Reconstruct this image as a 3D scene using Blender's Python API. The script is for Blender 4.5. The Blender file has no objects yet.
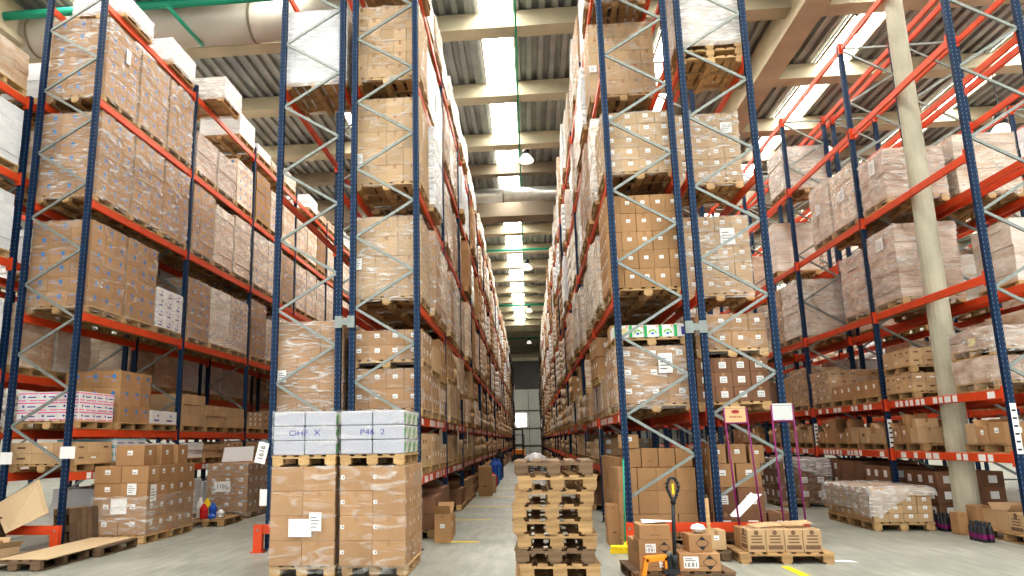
import bpy, bmesh, math, random
from mathutils import Vector, Matrix
import numpy as np
random.seed(7)
R = random.Random(11)
scene = bpy.context.scene
C = scene.collection

# ------------------------------------------------------------------ camera
f_px, cx = 751.668, 450.98
yaw, pitch, roll, cam_h = 0.098964, 0.202005, -0.015752, 1.65674
cyw, syw = math.cos(yaw), math.sin(yaw)
fw = Vector((-syw, cyw, 0)); rt = Vector((cyw, syw, 0)); up = Vector((0, 0, 1))
cp, sp = math.cos(pitch), math.sin(pitch)
f2 = cp * fw + sp * up; u2 = -sp * fw + cp * up
cr, sr = math.cos(roll), math.sin(roll)
r3 = cr * rt + sr * u2; u3 = -sr * rt + cr * u2
cd = bpy.data.cameras.new('camera'); cam = bpy.data.objects.new('camera', cd); C.objects.link(cam)
cd.sensor_width = 36; cd.lens = 36 * f_px / 1024; cd.shift_x = (512 - cx) / 1024
cd.clip_start = 0.1; cd.clip_end = 400
m = Matrix((r3, u3, -f2)).transposed().to_4x4(); m.translation = Vector((0, 0, cam_h))
cam.matrix_world = m
scene.camera = cam
scene.view_settings.view_transform = 'Standard'
scene.view_settings.look = 'Medium High Contrast'
scene.view_settings.exposure = 0.0
scene.cycles.max_bounces = 6
scene.cycles.diffuse_bounces = 3
scene.cycles.glossy_bounces = 2
scene.cycles.transparent_max_bounces = 12
scene.cycles.caustics_reflective = False
scene.cycles.caustics_refractive = False

# ------------------------------------------------------------------ materials
def mat(name, col, rough=0.7, metal=0.0, var=0.0, island=0.0, noise=None, bump=0.0, coat=0.0, spec=0.4, stretch=None, col2=None, emit=None):
    mt = bpy.data.materials.new(name); mt.use_nodes = True
    nt = mt.node_tree; nd = nt.nodes; L = nt.links
    b = nd['Principled BSDF']
    b.inputs['Roughness'].default_value = rough; b.inputs['Metallic'].default_value = metal
    b.inputs['Specular IOR Level'].default_value = spec
    b.inputs['Coat Weight'].default_value = coat; b.inputs['Coat Roughness'].default_value = 0.22
    rgb = nd.new('ShaderNodeRGB'); rgb.outputs[0].default_value = (*col, 1)
    out = rgb.outputs[0]
    tc = nd.new('ShaderNodeTexCoord'); src = tc.outputs['Object']
    if stretch:
        mp = nd.new('ShaderNodeMapping'); mp.inputs['Scale'].default_value = stretch
        L.new(src, mp.inputs['Vector']); src = mp.outputs[0]
    if noise:
        sc, amt = noise
        n = nd.new('ShaderNodeTexNoise'); n.inputs['Scale'].default_value = sc; n.inputs['Detail'].default_value = 5
        L.new(src, n.inputs['Vector'])
        mx = nd.new('ShaderNodeMix'); mx.data_type = 'RGBA'
        c2 = col2 or tuple(c * (1 - amt) for c in col)
        rmp = nd.new('ShaderNodeMapRange'); rmp.inputs[1].default_value = 0.35; rmp.inputs[2].default_value = 0.68
        L.new(n.outputs[0], rmp.inputs[0]); L.new(rmp.outputs[0], mx.inputs[0])
        L.new(out, mx.inputs[6]); mx.inputs[7].default_value = (*c2, 1)
        out = mx.outputs[2]
    if var or island:
        hs = nd.new('ShaderNodeHueSaturation'); hs.inputs['Hue'].default_value = 0.5
        val = None
        oi = nd.new('ShaderNodeObjectInfo')
        a = nd.new('ShaderNodeMath'); a.operation = 'MULTIPLY_ADD'; a.inputs[1].default_value = var * 2; a.inputs[2].default_value = 1 - var
        L.new(oi.outputs['Random'], a.inputs[0]); val = a.outputs[0]
        if island:
            g = nd.new('ShaderNodeNewGeometry')
            a2 = nd.new('ShaderNodeMath'); a2.operation = 'MULTIPLY_ADD'; a2.inputs[1].default_value = island * 2; a2.inputs[2].default_value = 1 - island
            L.new(g.outputs['Random Per Island'], a2.inputs[0])
            a3 = nd.new('ShaderNodeMath'); a3.operation = 'MULTIPLY'
            L.new(val, a3.inputs[0]); L.new(a2.outputs[0], a3.inputs[1]); val = a3.outputs[0]
        L.new(val, hs.inputs['Value']); L.new(out, hs.inputs['Color']); out = hs.outputs[0]
    L.new(out, b.inputs['Base Color'])
    if bump:
        n2 = nd.new('ShaderNodeTexNoise'); n2.inputs['Scale'].default_value = 14; n2.inputs['Detail'].default_value = 3
        n2.inputs['Distortion'].default_value = 1.2
        L.new(src, n2.inputs['Vector'])
        bp = nd.new('ShaderNodeBump'); bp.inputs['Strength'].default_value = bump; bp.inputs['Distance'].default_value = 0.03
        L.new(n2.outputs[0], bp.inputs['Height']); L.new(bp.outputs[0], b.inputs['Normal']); L.new(bp.outputs[0], b.inputs['Coat Normal'])
    if emit:
        b.inputs['Emission Color'].default_value = (*emit[0], 1); b.inputs['Emission Strength'].default_value = emit[1]
    return mt

def wrapmat(name, lo, hi, stretch, tint=(0.86, 0.85, 0.82)):
    mt = bpy.data.materials.new(name); mt.use_nodes = True
    nt = mt.node_tree; nd = nt.nodes; L = nt.links
    b = nd['Principled BSDF']; b.inputs['Base Color'].default_value = (*tint, 1)
    b.inputs['Roughness'].default_value = 0.22; b.inputs['Specular IOR Level'].default_value = 0.6
    tc = nd.new('ShaderNodeTexCoord'); mp = nd.new('ShaderNodeMapping'); mp.inputs['Scale'].default_value = stretch
    mp.inputs['Rotation'].default_value = (0.25, 0.2, 0.1)
    L.new(tc.outputs['Object'], mp.inputs['Vector'])
    n = nd.new('ShaderNodeTexNoise'); n.inputs['Scale'].default_value = 2.2; n.inputs['Detail'].default_value = 6
    n.inputs['Distortion'].default_value = 2.0
    L.new(mp.outputs[0], n.inputs['Vector'])
    rp = nd.new('ShaderNodeMapRange'); rp.inputs[1].default_value = 0.5; rp.inputs[2].default_value = 0.72
    rp.inputs[3].default_value = lo; rp.inputs[4].default_value = hi
    L.new(n.outputs[0], rp.inputs[0])
    oi = nd.new('ShaderNodeObjectInfo')
    va = nd.new('ShaderNodeVectorMath'); va.operation = 'ADD'
    L.new(tc.outputs['Object'], va.inputs[0]); L.new(oi.outputs['Random'], va.inputs[1]); L.new(va.outputs[0], mp.inputs['Vector'])
    bp = nd.new('ShaderNodeBump'); bp.inputs['Strength'].default_value = 0.9; bp.inputs['Distance'].default_value = 0.02
    L.new(n.outputs[0], bp.inputs['Height']); L.new(bp.outputs[0], b.inputs['Normal'])
    tr = nd.new('ShaderNodeBsdfTransparent'); ms = nd.new('ShaderNodeMixShader')
    L.new(rp.outputs[0], ms.inputs[0]); L.new(tr.outputs[0], ms.inputs[1]); L.new(b.outputs[0], ms.inputs[2])
    L.new(ms.outputs[0], nd['Material Output'].inputs['Surface'])
    return mt

M = {}
KR = (0.44, 0.258, 0.125); KL = (0.54, 0.37, 0.21)
M['kraft'] = mat('kraft_cardboard', KR, 0.8, var=0.10, island=0.10, noise=(3, 0.12))
M['kraft_light'] = mat('light_kraft_cardboard', KL, 0.8, var=0.10, island=0.10, noise=(3, 0.1))
M['kraft_dark'] = mat('dark_kraft_cardboard', (0.25, 0.13, 0.072), 0.8, var=0.10, island=0.12, noise=(3, 0.12))
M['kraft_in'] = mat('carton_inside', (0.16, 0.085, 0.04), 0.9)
M['kraft_wrapped'] = mat('kraft_under_film', (0.56, 0.37, 0.23), 0.6, var=0.14, island=0.12, noise=(2.6, 0.0), col2=(0.76, 0.68, 0.57), coat=0.6, bump=0.5, stretch=(1, 1, 3.5))
M['pale_wrapped'] = mat('pale_goods_under_film', (0.66, 0.54, 0.42), 0.5, var=0.12, island=0.08, noise=(2.6, 0.0), col2=(0.84, 0.80, 0.74), coat=0.7, bump=0.6, stretch=(1, 1, 3.5))
M['white_wrapped'] = mat('white_goods_under_film', (0.74, 0.76, 0.78), 0.5, var=0.06, island=0.05, noise=(2.6, 0.0), col2=(0.9, 0.9, 0.9), coat=0.7, bump=0.6, stretch=(1, 1, 3.5))
M['brown_wrapped'] = mat('brown_goods_under_film', (0.40, 0.25, 0.17), 0.6, var=0.12, island=0.12, noise=(2.6, 0.0), col2=(0.66, 0.55, 0.46), coat=0.5, bump=0.5, stretch=(1, 1, 3.5))
M['white_card'] = mat('white_carton_board', (0.78, 0.77, 0.76), 0.6, var=0.04, island=0.05)
M['paper'] = mat('white_paper', (0.82, 0.82, 0.80), 0.6, island=0.06)
M['paper_grey'] = mat('grey_paper', (0.55, 0.57, 0.56), 0.6)
M['paper2'] = mat('yellowish_paper', (0.75, 0.66, 0.35), 0.6)
M['ink'] = mat('black_ink', (0.03, 0.03, 0.035), 0.6)
M['ink_brown'] = mat('printed_brown_ink', (0.17, 0.10, 0.06), 0.7)
M['blue_ink'] = mat('blue_print', (0.05, 0.22, 0.52), 0.6)
M['blue_text'] = mat('pale_blue_text_print', (0.26, 0.28, 0.42), 0.7)
M['navy_ink'] = mat('navy_print', (0.06, 0.06, 0.30), 0.6)
M['pink'] = mat('pink_print', (0.80, 0.14, 0.34), 0.6)
M['cyan'] = mat('cyan_print', (0.05, 0.52, 0.60), 0.6)
M['green'] = mat('green_print', (0.02, 0.42, 0.10), 0.5)
M['lime'] = mat('lime_print', (0.45, 0.65, 0.08), 0.5)
M['tape'] = mat('brown_tape', (0.36, 0.20, 0.09), 0.35)
M['wood_old'] = mat('used_pallet_wood', (0.42, 0.265, 0.125), 0.8, var=0.16, island=0.22, noise=(5, 0.35), stretch=(1, 1, 6))
M['wood'] = mat('pallet_wood', (0.56, 0.37, 0.18), 0.8, var=0.16, island=0.2, noise=(5, 0.35), stretch=(1, 1, 6))
M['wood_dark'] = mat('weathered_pallet_wood', (0.17, 0.11, 0.065), 0.85, var=0.2, island=0.22, noise=(5, 0.35), stretch=(1, 1, 6))
M['board'] = mat('beige_fibreboard', (0.62, 0.47, 0.29), 0.75, noise=(60, 0.15))
M['blue_steel'] = None
M['orange'] = mat('orange_red_paint', (0.70, 0.085, 0.022), 0.42, noise=(2.5, 0.18), var=0.06)
M['galv'] = mat('galvanised_steel', (0.27, 0.30, 0.28), 0.42, metal=0.35, noise=(20, 0.2))
M['roof'] = mat('galvanised_roof_deck', (0.35, 0.37, 0.35), 0.5, metal=0.25, noise=(0.8, 0.3))
M['purlin'] = mat('beige_concrete_beam', (0.50, 0.45, 0.32), 0.8, noise=(1.2, 0.18))
M['girder'] = mat('brown_painted_girder', (0.26, 0.21, 0.15), 0.7, noise=(1.2, 0.2))
M['skylight'] = mat('translucent_skylight', (0.9, 0.9, 0.88), 0.5, emit=((1.0, 0.975, 0.93), 20.0))
M['pillar'] = mat('pale_concrete', (0.50, 0.48, 0.37), 0.85, noise=(1.7, 0.22))
M['duct'] = mat('tan_fabric_duct', (0.50, 0.45, 0.38), 0.7, noise=(1.5, 0.12))
M['duct_steel'] = mat('silver_duct', (0.60, 0.62, 0.57), 0.3, metal=0.7, noise=(4, 0.2))
M['green_pipe'] = mat('green_paint', (0.02, 0.28, 0.17), 0.4)
M['lamp'] = mat('lamp_glass', (0.85, 0.85, 0.82), 0.15, emit=((1, 0.96, 0.88), 0.7))
M['dark'] = mat('dark_plastic', (0.02, 0.022, 0.025), 0.4)
M['magenta'] = mat('magenta_paint', (0.19, 0.008, 0.11), 0.4)
M['jack_orange'] = mat('orange_truck_paint', (0.90, 0.30, 0.02), 0.35)
M['yellow'] = mat('yellow_paint', (0.95, 0.68, 0.02), 0.6, noise=(12, 0.15))
M['white_plastic'] = mat('white_plastic', (0.8, 0.8, 0.8), 0.35)
M['red'] = mat('red_plastic', (0.65, 0.03, 0.03), 0.4)
M['blue_plastic'] = mat('blue_plastic', (0.03, 0.12, 0.5), 0.35)
M['walllow'] = mat('light_wall_cladding', (0.5, 0.5, 0.45), 0.8, noise=(0.5, 0.12))
M['wallup'] = mat('dark_wall_cladding', (0.10, 0.10, 0.09), 0.8, noise=(0.5, 0.2))
M['sidewall'] = mat('side_wall_cladding', (0.50, 0.50, 0.46), 0.8, noise=(0.5, 0.12))
M['window_glow'] = mat('daylit_window_glass', (0.9, 0.9, 0.9), 0.3, emit=((1, 0.98, 0.92), 6.0))
M['kraft_sign'] = mat('tan_sign_board', (0.60, 0.42, 0.22), 0.7)
M['logo_red'] = mat('dark_red_print', (0.30, 0.03, 0.03), 0.6)
M['wrap'] = wrapmat('clear_stretch_film', 0.10, 0.74, (0.9, 0.9, 4.5))
M['wrap_white'] = wrapmat('milky_stretch_film', 0.30, 0.85, (0.9, 0.9, 4.5), (0.9, 0.9, 0.9))
M['wrap_low'] = wrapmat('thin_stretch_film', 0.04, 0.42, (0.8, 0.8, 3.0))

def blue_steel():
    mt = mat('dark_blue_paint', (0.005, 0.026, 0.072), 0.5, spec=0.25, noise=(6, 0.25))
    nt = mt.node_tree; nd = nt.nodes; L = nt.links; b = nd['Principled BSDF']
    src = b.inputs['Base Color'].links[0].from_socket
    tc = nd.new('ShaderNodeTexCoord'); sx = nd.new('ShaderNodeSeparateXYZ'); L.new(tc.outputs['Object'], sx.inputs[0])
    def mth(op, a, v=None):
        n = nd.new('ShaderNodeMath'); n.operation = op
        if hasattr(a, 'links'): L.new(a, n.inputs[0])
        else: n.inputs[0].default_value = a
        if v is not None:
            if hasattr(v, 'links'): L.new(v, n.inputs[1])
            else: n.inputs[1].default_value = v
        return n.outputs[0]
    z = mth('FRACT', mth('MULTIPLY', sx.outputs['Z'], 1 / 0.075))
    zz = mth('LESS_THAN', mth('ABSOLUTE', mth('SUBTRACT', z, 0.5)), 0.2)
    xx = mth('LESS_THAN', mth('ABSOLUTE', mth('SUBTRACT', mth('ABSOLUTE', sx.outputs['X']), 0.034)), 0.006)
    hole = mth('MULTIPLY', zz, xx)
    mx = nd.new('ShaderNodeMix'); mx.data_type = 'RGBA'; L.new(hole, mx.inputs[0]); L.new(src, mx.inputs[6]); mx.inputs[7].default_value = (0.10, 0.15, 0.21, 1)
    L.new(mx.outputs[2], b.inputs['Base Color'])
    return mt
M['blue_steel'] = blue_steel()

def bale_mat():
    mt = mat('stacked_paper_edges', (0.50, 0.51, 0.55), 0.6, island=0.05)
    nt = mt.node_tree; nd = nt.nodes; L = nt.links; b = nd['Principled BSDF']
    src = b.inputs['Base Color'].links[0].from_socket
    tc = nd.new('ShaderNodeTexCoord'); w = nd.new('ShaderNodeTexWave'); w.inputs['Scale'].default_value = 16; w.inputs['Distortion'].default_value = 1.0
    L.new(tc.outputs['Object'], w.inputs['Vector'])
    mx = nd.new('ShaderNodeMix'); mx.data_type = 'RGBA'; mx.blend_type = 'MULTIPLY'; L.new(w.outputs[0], mx.inputs[0])
    L.new(src, mx.inputs[6]); mx.inputs[7].default_value = (0.74, 0.74, 0.80, 1); L.new(mx.outputs[2], b.inputs['Base Color'])
    return mt
M['bale'] = bale_mat()
def mag_mat():
    mt = mat('coloured_leaflet_edges', (0.6, 0.6, 0.55), 0.5)
    nt = mt.node_tree; nd = nt.nodes; L = nt.links; b = nd['Principled BSDF']
    tc = nd.new('ShaderNodeTexCoord'); v = nd.new('ShaderNodeTexVoronoi'); v.inputs['Scale'].default_value = 11
    L.new(tc.outputs['Object'], v.inputs['Vector'])
    cr_ = nd.new('ShaderNodeValToRGB'); e = cr_.color_ramp
    e.interpolation = 'CONSTANT'
    e.elements[0].color = (0.60, 0.60, 0.58, 1); e.elements[1].position = 0.82; e.elements[1].color = (0.08, 0.35, 0.06, 1)
    for p, c in ((0.38, (0.45, 0.48, 0.42, 1)), (0.55, (0.55, 0.2, 0.16, 1)), (0.65, (0.62, 0.6, 0.55, 1))):
        q = e.elements.new(p); q.color = c
    sx = nd.new('ShaderNodeSeparateColor'); L.new(v.outputs['Color'], sx.inputs[0]); L.new(sx.outputs[0], cr_.inputs[0])
    L.new(cr_.outputs[0], b.inputs['Base Color'])
    return mt
M['leaflets'] = mag_mat()
def floor_mat():
    mt = mat('grey_green_concrete', (0.345, 0.355, 0.31), 0.42, noise=(0.7, 0.0), col2=(0.26, 0.27, 0.235), spec=0.4)
    nt = mt.node_tree; nd = nt.nodes; L = nt.links; b = nd['Principled BSDF']
    src = b.inputs['Base Color'].links[0].from_socket
    tc = nd.new('ShaderNodeTexCoord'); mp = nd.new('ShaderNodeMapping'); mp.inputs['Scale'].default_value = (3, 0.5, 1); L.new(tc.outputs['Object'], mp.inputs[0])
    n = nd.new('ShaderNodeTexNoise'); n.inputs['Scale'].default_value = 2.5; n.inputs['Detail'].default_value = 8; L.new(mp.outputs[0], n.inputs['Vector'])
    mx = nd.new('ShaderNodeMix'); mx.data_type = 'RGBA'; mx.blend_type = 'OVERLAY'; mx.inputs[0].default_value = 0.45
    L.new(src, mx.inputs[6]); L.new(n.outputs[0], mx.inputs[7]); L.new(mx.outputs[2], b.inputs['Base Color'])
    return mt
M['floor'] = floor_mat()

# ------------------------------------------------------------------ mesh builder
class MB:
    def __init__(s): s.v = []; s.f = []; s.m = []; s.mats = []
    def mi(s, k):
        if k not in s.mats: s.mats.append(k)
        return s.mats.index(k)
    def quad(s, a, b, c, d, k):
        n = len(s.v); s.v += [a, b, c, d]; s.f.append((n, n + 1, n + 2, n + 3)); s.m.append(s.mi(k))
    def poly(s, pts, k):
        n = len(s.v); s.v += list(pts); s.f.append(tuple(range(n, n + len(pts)))); s.m.append(s.mi(k))
    def box(s, x0, x1, y0, y1, z0, z1, k, mtx=None):
        n = len(s.v)
        vs = [(x0, y0, z0), (x1, y0, z0), (x1, y1, z0), (x0, y1, z0), (x0, y0, z1), (x1, y0, z1), (x1, y1, z1), (x0, y1, z1)]
        if mtx is not None: vs = [tuple(mtx @ Vector(v)) for v in vs]
        s.v += vs
        for f in ((3, 2, 1, 0), (4, 5, 6, 7), (0, 1, 5, 4), (1, 2, 6, 5), (2, 3, 7, 6), (3, 0, 4, 7)):
            s.f.append(tuple(n + i for i in f)); s.m.append(s.mi(k))
    def cbox(s, x0, x1, y0, y1, z0, z1, k, c=0.006):
        """chamfered box"""
        n = len(s.v); idx = {}
        for ix, (xa, sx) in enumerate(((x0, 1), (x1, -1))):
            for iy, (ya, sy) in enumerate(((y0, 1), (y1, -1))):
                for iz, (za, sz) in enumerate(((z0, 1), (z1, -1))):
                    for ax in range(3):
                        p = [xa + sx * c, ya + sy * c, za + sz * c]; p[ax] = (xa, ya, za)[ax]
                        idx[(ix, iy, iz, ax)] = len(s.v); s.v.append(tuple(p))
        q = s.mi(k); I = idx
        def F(*a): s.f.append(tuple(a)); s.m.append(q)
        for ax in range(3):
            o1, o2 = [a for a in range(3) if a != ax]
            for e in (0, 1):
                def g(u, w):
                    t = [0, 0, 0]; t[ax] = e; t[o1] = u; t[o2] = w
                    return I[(t[0], t[1], t[2], ax)]
                loop = [g(0, 0), g(1, 0), g(1, 1), g(0, 1)]
                flip = (e == 0) ^ (ax == 1)
                F(*(loop[::-1] if flip else loop))
            for u in (0, 1):
                for w in (0, 1):
                    def h(e, a):
                        t = [0, 0, 0]; t[ax] = e; t[o1] = u; t[o2] = w
                        return I[(t[0], t[1], t[2], a)]
                    F(h(0, o1), h(1, o1), h(1, o2), h(0, o2))
        for ix in (0, 1):
            for iy in (0, 1):
                for iz in (0, 1): F(I[(ix, iy, iz, 0)], I[(ix, iy, iz, 1)], I[(ix, iy, iz, 2)])
    def tube(s, a, b, r, k, n=8, r2=None, cap=True):
        a = Vector(a); b = Vector(b); d = (b - a).normalized()
        x = d.orthogonal().normalized(); y = d.cross(x); i0 = len(s.v); r2 = r if r2 is None else r2
        for p, rr in ((a, r), (b, r2)):
            for i in range(n):
                t = 2 * math.pi * i / n; s.v.append(tuple(p + (x * math.cos(t) + y * math.sin(t)) * rr))
        q = s.mi(k)
        for i in range(n):
            j = (i + 1) % n; s.f.append((i0 + i, i0 + j, i0 + n + j, i0 + n + i)); s.m.append(q)
        if cap:
            s.f.append(tuple(i0 + i for i in range(n))[::-1]); s.m.append(q)
            s.f.append(tuple(i0 + n + i for i in range(n))); s.m.append(q)
    def bar(s, a, b, w, h, k):
        a = Vector(a); b = Vector(b); d = (b - a); ln = d.length
        q = d.to_track_quat('X', 'Z').to_matrix().to_4x4(); q.translation = a
        s.box(0, ln, -w / 2, w / 2, -h / 2, h / 2, k, q)
    def lathe(s, prof, k, n=20, c=(0, 0, 0)):
        i0 = len(s.v); q = s.mi(k)
        for r, z in prof:
            for i in range(n):
                t = 2 * math.pi * i / n; s.v.append((c[0] + r * math.cos(t), c[1] + r * math.sin(t), c[2] + z))
        for j in range(len(prof) - 1):
            for i in range(n):
                a = i0 + j * n; i2 = (i + 1) % n
                s.f.append((a + i, a + i2, a + n + i2, a + n + i)); s.m.append(q)
    def mesh(s, name, smooth=False):
        me = bpy.data.meshes.new(name); me.from_pydata([tuple(v) for v in s.v], [], s.f)
        for k in s.mats: me.materials.append(M[k])
        me.polygons.foreach_set('material_index', s.m)
        if smooth: me.polygons.foreach_set('use_smooth', [True] * len(me.polygons))
        me.update()
        return me

def ob(name, me, loc=(0, 0, 0), rz=0, parent=None, label=None, cat=None, group=None, kind=None, rot=None, scale=None):
    if isinstance(me, MB): me = me.mesh(name)
    o = bpy.data.objects.new(name, me); C.objects.link(o)
    o.location = loc; o.rotation_euler = rot or (0, 0, rz)
    if scale: o.scale = scale
    if parent: o.parent = parent
    if label: o['label'] = label
    if cat: o['category'] = cat
    if group: o['group'] = group
    if kind: o['kind'] = kind
    return o
def empty(name, loc, label, cat, group=None, rz=0):
    return ob(name, None, loc, rz, None, label, cat, group)
def text_mesh(s, size, key, depth=0.0):
    cu = bpy.data.curves.new('lettering', 'FONT'); cu.body = s; cu.size = size; cu.align_x = 'CENTER'; cu.align_y = 'CENTER'; cu.extrude = depth
    t = bpy.data.objects.new('lettering', cu); C.objects.link(t)
    dg = bpy.context.evaluated_depsgraph_get(); dg.update()
    me = bpy.data.meshes.new_from_object(t.evaluated_get(dg)); bpy.data.objects.remove(t)
    me.materials.clear(); me.materials.append(M[key]); return me

# ------------------------------------------------------------------ setting
Y0, BAY = 12.295, 4.02
XW0, XW1, YF, YB, H = -24.0, 27.0, -9.0, 105.0, 12.95
b = MB(); b.quad((XW0, YF, 0), (XW1, YF, 0), (XW1, YB, 0), (XW0, YB, 0), 'floor'); ob('floor', b, kind='structure')
# corrugated roof deck in strips between the skylights
SK = [-20.9, -15.8, -10.7, -5.6, -0.5, 4.6, 9.7, 14.8, 19.9, 25.0]
def deck(xa, xb):
    b = MB(); n = max(1, round((xb - xa) / 0.34)); p = (xb - xa) / n
    ys = [YF, 15, 40, YB]
    for j in range(len(ys) - 1):
        x = xa
        for i in range(n):
            pts = [(x, H), (x + p * .42, H), (x + p * .52, H + .11), (x + p * .9, H + .11), (x + p, H)]
            for k in range(4):
                (u0, z0), (u1, z1) = pts[k], pts[k + 1]
                b.quad((u0, ys[j], z0), (u0, ys[j + 1], z0), (u1, ys[j + 1], z1), (u1, ys[j], z1), 'roof')
            x += p
    ob('ceiling', b, kind='structure')
edges = [XW0] + [e for c in SK for e in (c - .47, c + .47)] + [XW1]
for i in range(0, len(edges), 2): deck(edges[i], edges[i + 1])
PUR = [Y0 + 2.0 - 4.06 * k for k in range(1, 6)][::-1]
PUR = [14.45 + 4.06 * k for k in range(-6, 23)]
for c in SK:
    b = MB(); b.quad((c - .5, YF, H + .03), (c - .5, 72, H + .03), (c + .5, 72, H + .03), (c + .5, YF, H + .03), 'skylight')
    b.quad((c - .5, 72, H + .03), (c - .5, YB, H + .03), (c + .5, YB, H + .03), (c + .5, 72, H + .03), 'roof')
    for k in range(-6, 22):
        for t in (0.33, 0.66):
            y = 14.7 + 4.06 * (k + t)
            if y < 72: b.box(c - .48, c + .48, y - .02, y + .02, H - .0, H + .025, 'roof')
    for e in (-.47, .47): b.box(c + e - .025, c + e + .025, YF, YB, H - .05, H + .03, 'purlin')
    ob('ceiling_skylight', b, kind='structure')
for i, y in enumerate(PUR):
    if 28.5 < y < 36 : continue
    b = MB(); b.box(XW0, XW1, y - .22, y + .22, H - .45, H - .02, 'purlin'); b.box(XW0, XW1, y - .28, y + .28, H - .52, H - .452, 'purlin')
    ob('ceiling_purlin', b, kind='structure')
# deep cross girder + longitudinal beams
b = MB(); b.box(XW0, XW1, 33.2, 33.9, 11.75, H, 'girder'); b.box(XW0, XW1, 33.0, 34.1, 11.7, 11.82, 'girder'); ob('ceiling_girder', b, kind='structure')
b = MB(); b.box(XW0, XW1, 29.6, 30.0, H - .45, H, 'girder'); ob('ceiling_girder', b, kind='structure')
for x, y0_, y1_ in ((7.28, YF, 60), (-13.0, YF, 60)):
    b = MB(); b.box(x - .2, x + .2, y0_, y1_, 12.0, H, 'purlin'); b.box(x - .32, x + .32, y0_, y1_, 11.9, 12.05, 'purlin')
    ob('ceiling_beam', b, kind='structure')
# walls
b = MB(); b.box(XW0, XW1, YB, YB + .2, 0, 8.6, 'walllow')
for z in (.9, 3.2, 5.6): b.box(XW0, XW1, YB - .12, YB, z, z + .18, 'wallup')
for i in range(26): b.box(XW0 + 2 * i, XW0 + 2 * i + .06, YB - .03, YB, 0, 8.6, 'wallup')
b.box(XW0, XW1, YB - .05, YB + .2, 8.6, H + .2, 'wallup')
for i in range(70): b.box(XW0 + .75 * i, XW0 + .75 * i + .2, YB - .1, YB - .05, 8.6, H, 'wallup')
ob('wall_back', b, kind='structure')
b = MB(); b.box(-1.75, -.35, YB - .16, YB - .1, 3.55, 5.3, 'window_glow'); b.box(-1.83, -1.75, YB - .18, YB - .1, 3.47, 5.38, 'purlin'); b.box(-.35, -.27, YB - .18, YB - .1, 3.47, 5.38, 'purlin')
b.box(-1.75, -.35, YB - .18, YB - .1, 5.3, 5.38, 'purlin'); b.box(-1.75, -.35, YB - .18, YB - .1, 3.47, 3.55, 'purlin'); ob('window_1', b, kind='structure')
b = MB(); b.box(XW0 - .2, XW0, YF, YB, 0, H + .2, 'sidewall'); ob('wall_left', b, kind='structure')
b = MB(); b.box(XW1, XW1 + .2, YF, YB, 0, H + .2, 'sidewall'); ob('wall_right', b, kind='structure')
# yellow floor marks
for i, (x0, x1, y, w) in enumerate(((-1.64, -.9, 13.23, .13), (-1.7, -.88, 16.85, .13), (-1.68, -.45, 20.22, .13), (-1.6, -.45, 23.7, .13), (-1.6, -.5, 27.6, .1), (-1.6, -.6, 31.6, .1))):
    b = MB(); b.quad((x0, y - w / 2, .004), (x1, y - w / 2, .004), (x1, y + w / 2, .004), (x0, y + w / 2, .004), 'yellow')
    ob('trim_%d' % (i + 1), b, kind='structure')
b = MB(); b.quad((3.22, 9.6, .004), (3.34, 9.6, .004), (3.3, 10.72, .004), (3.19, 10.7, .004), 'yellow'); ob('trim_7', b, kind='structure')

# services under the roof
def ring_duct(name, p0, p1, r, key, label, cat, seg):
    b = MB(); p0 = Vector(p0); p1 = Vector(p1); b.tube(p0, p1, r, key, 28); d = (p1 - p0)
    e = ob(name, b.mesh(name, True), label=label, cat=cat)
    for i in range(seg):
        c = p0 + d * ((i + .5) / seg); b = MB(); u = d.normalized() * .03; b.tube(c - u, c + u, r + .02, 'girder', 28)
        ob('band', b, parent=e)
    return e
ring_duct('ventilation_duct', (-6, 31, 12.03), (15, 31, 12.03), .31, 'duct_steel', 'silver round ventilation duct crossing the central aisle under the brown girder', 'duct', 6)
ring_duct('ventilation_duct', (-20, 17.0, 12.33), (-2.2, 17.0, 12.33), .52, 'duct', 'wide tan ventilation duct under the roof above the blue-dot carton rack', 'duct', 6)
def pipe(p0, p1, r, label):
    b = MB(); b.tube(p0, p1, r, 'green_pipe', 12); ob('pipe', b.mesh('pipe', True), label=label, cat='pipe')
pipe((-22, 16.0, 12.36), (-2.5, 16.0, 12.36), .11, 'thick green pipe running in front of the tan duct')
pipe((-9, 42, 12.4), (9, 42, 12.4), .07, 'green pipe crossing the central aisle just beyond the brown girder')
pipe((-9, 60, 12.4), (9, 60, 12.4), .08, 'green pipe crossing the middle of the central aisle under the skylight')
pipe((-9, 80, 12.4), (9, 80, 12.4), .09, 'farthest green pipe where the skylight strip ends')
pipe((.02, 5, 12.39), (.02, 80, 12.39), .025, 'thin green pipe running along the central skylight strip')
pipe((-8.05, 15.2, 11.74), (-8.0, 16.95, 11.74), .05, 'short green strut slanting up past the tan duct')
def highbay(loc, s, label):
    e = empty('high_bay_lamp', loc, label, 'lamp', 'high-bay lamps under the roof')
    b = MB(); b.lathe([(0.001, .62), (.03, .62), (.03, .5), (.11, .48), (.13, .3), (.10, .28), (.09, .25), (.001, .25)], 'dark'); ob('ballast_housing', b.mesh('ballast_housing', True), parent=e)
    b = MB(); b.lathe([(.09, .27), (.15, .2), (.24, .08), (.28, 0), (.26, -.05), (.14, -.09), (.001, -.1)], 'lamp', 24); ob('lamp_shade', b.mesh('lamp_shade', True), parent=e)
    b = MB(); b.tube((0, 0, .6), (0, 0, (H - .02 - loc[2]) / s), .012, 'dark', 6); ob('hanging_rod', b, parent=e)
    e.scale = (s, s, s)
highbay((.26, 27.5, 12.2), 1.05, 'nearest high-bay lamp hanging over the central aisle')
highbay((.22, 43, 11.5), 1.1, 'second high-bay lamp over the central aisle, beyond the silver duct')
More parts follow.
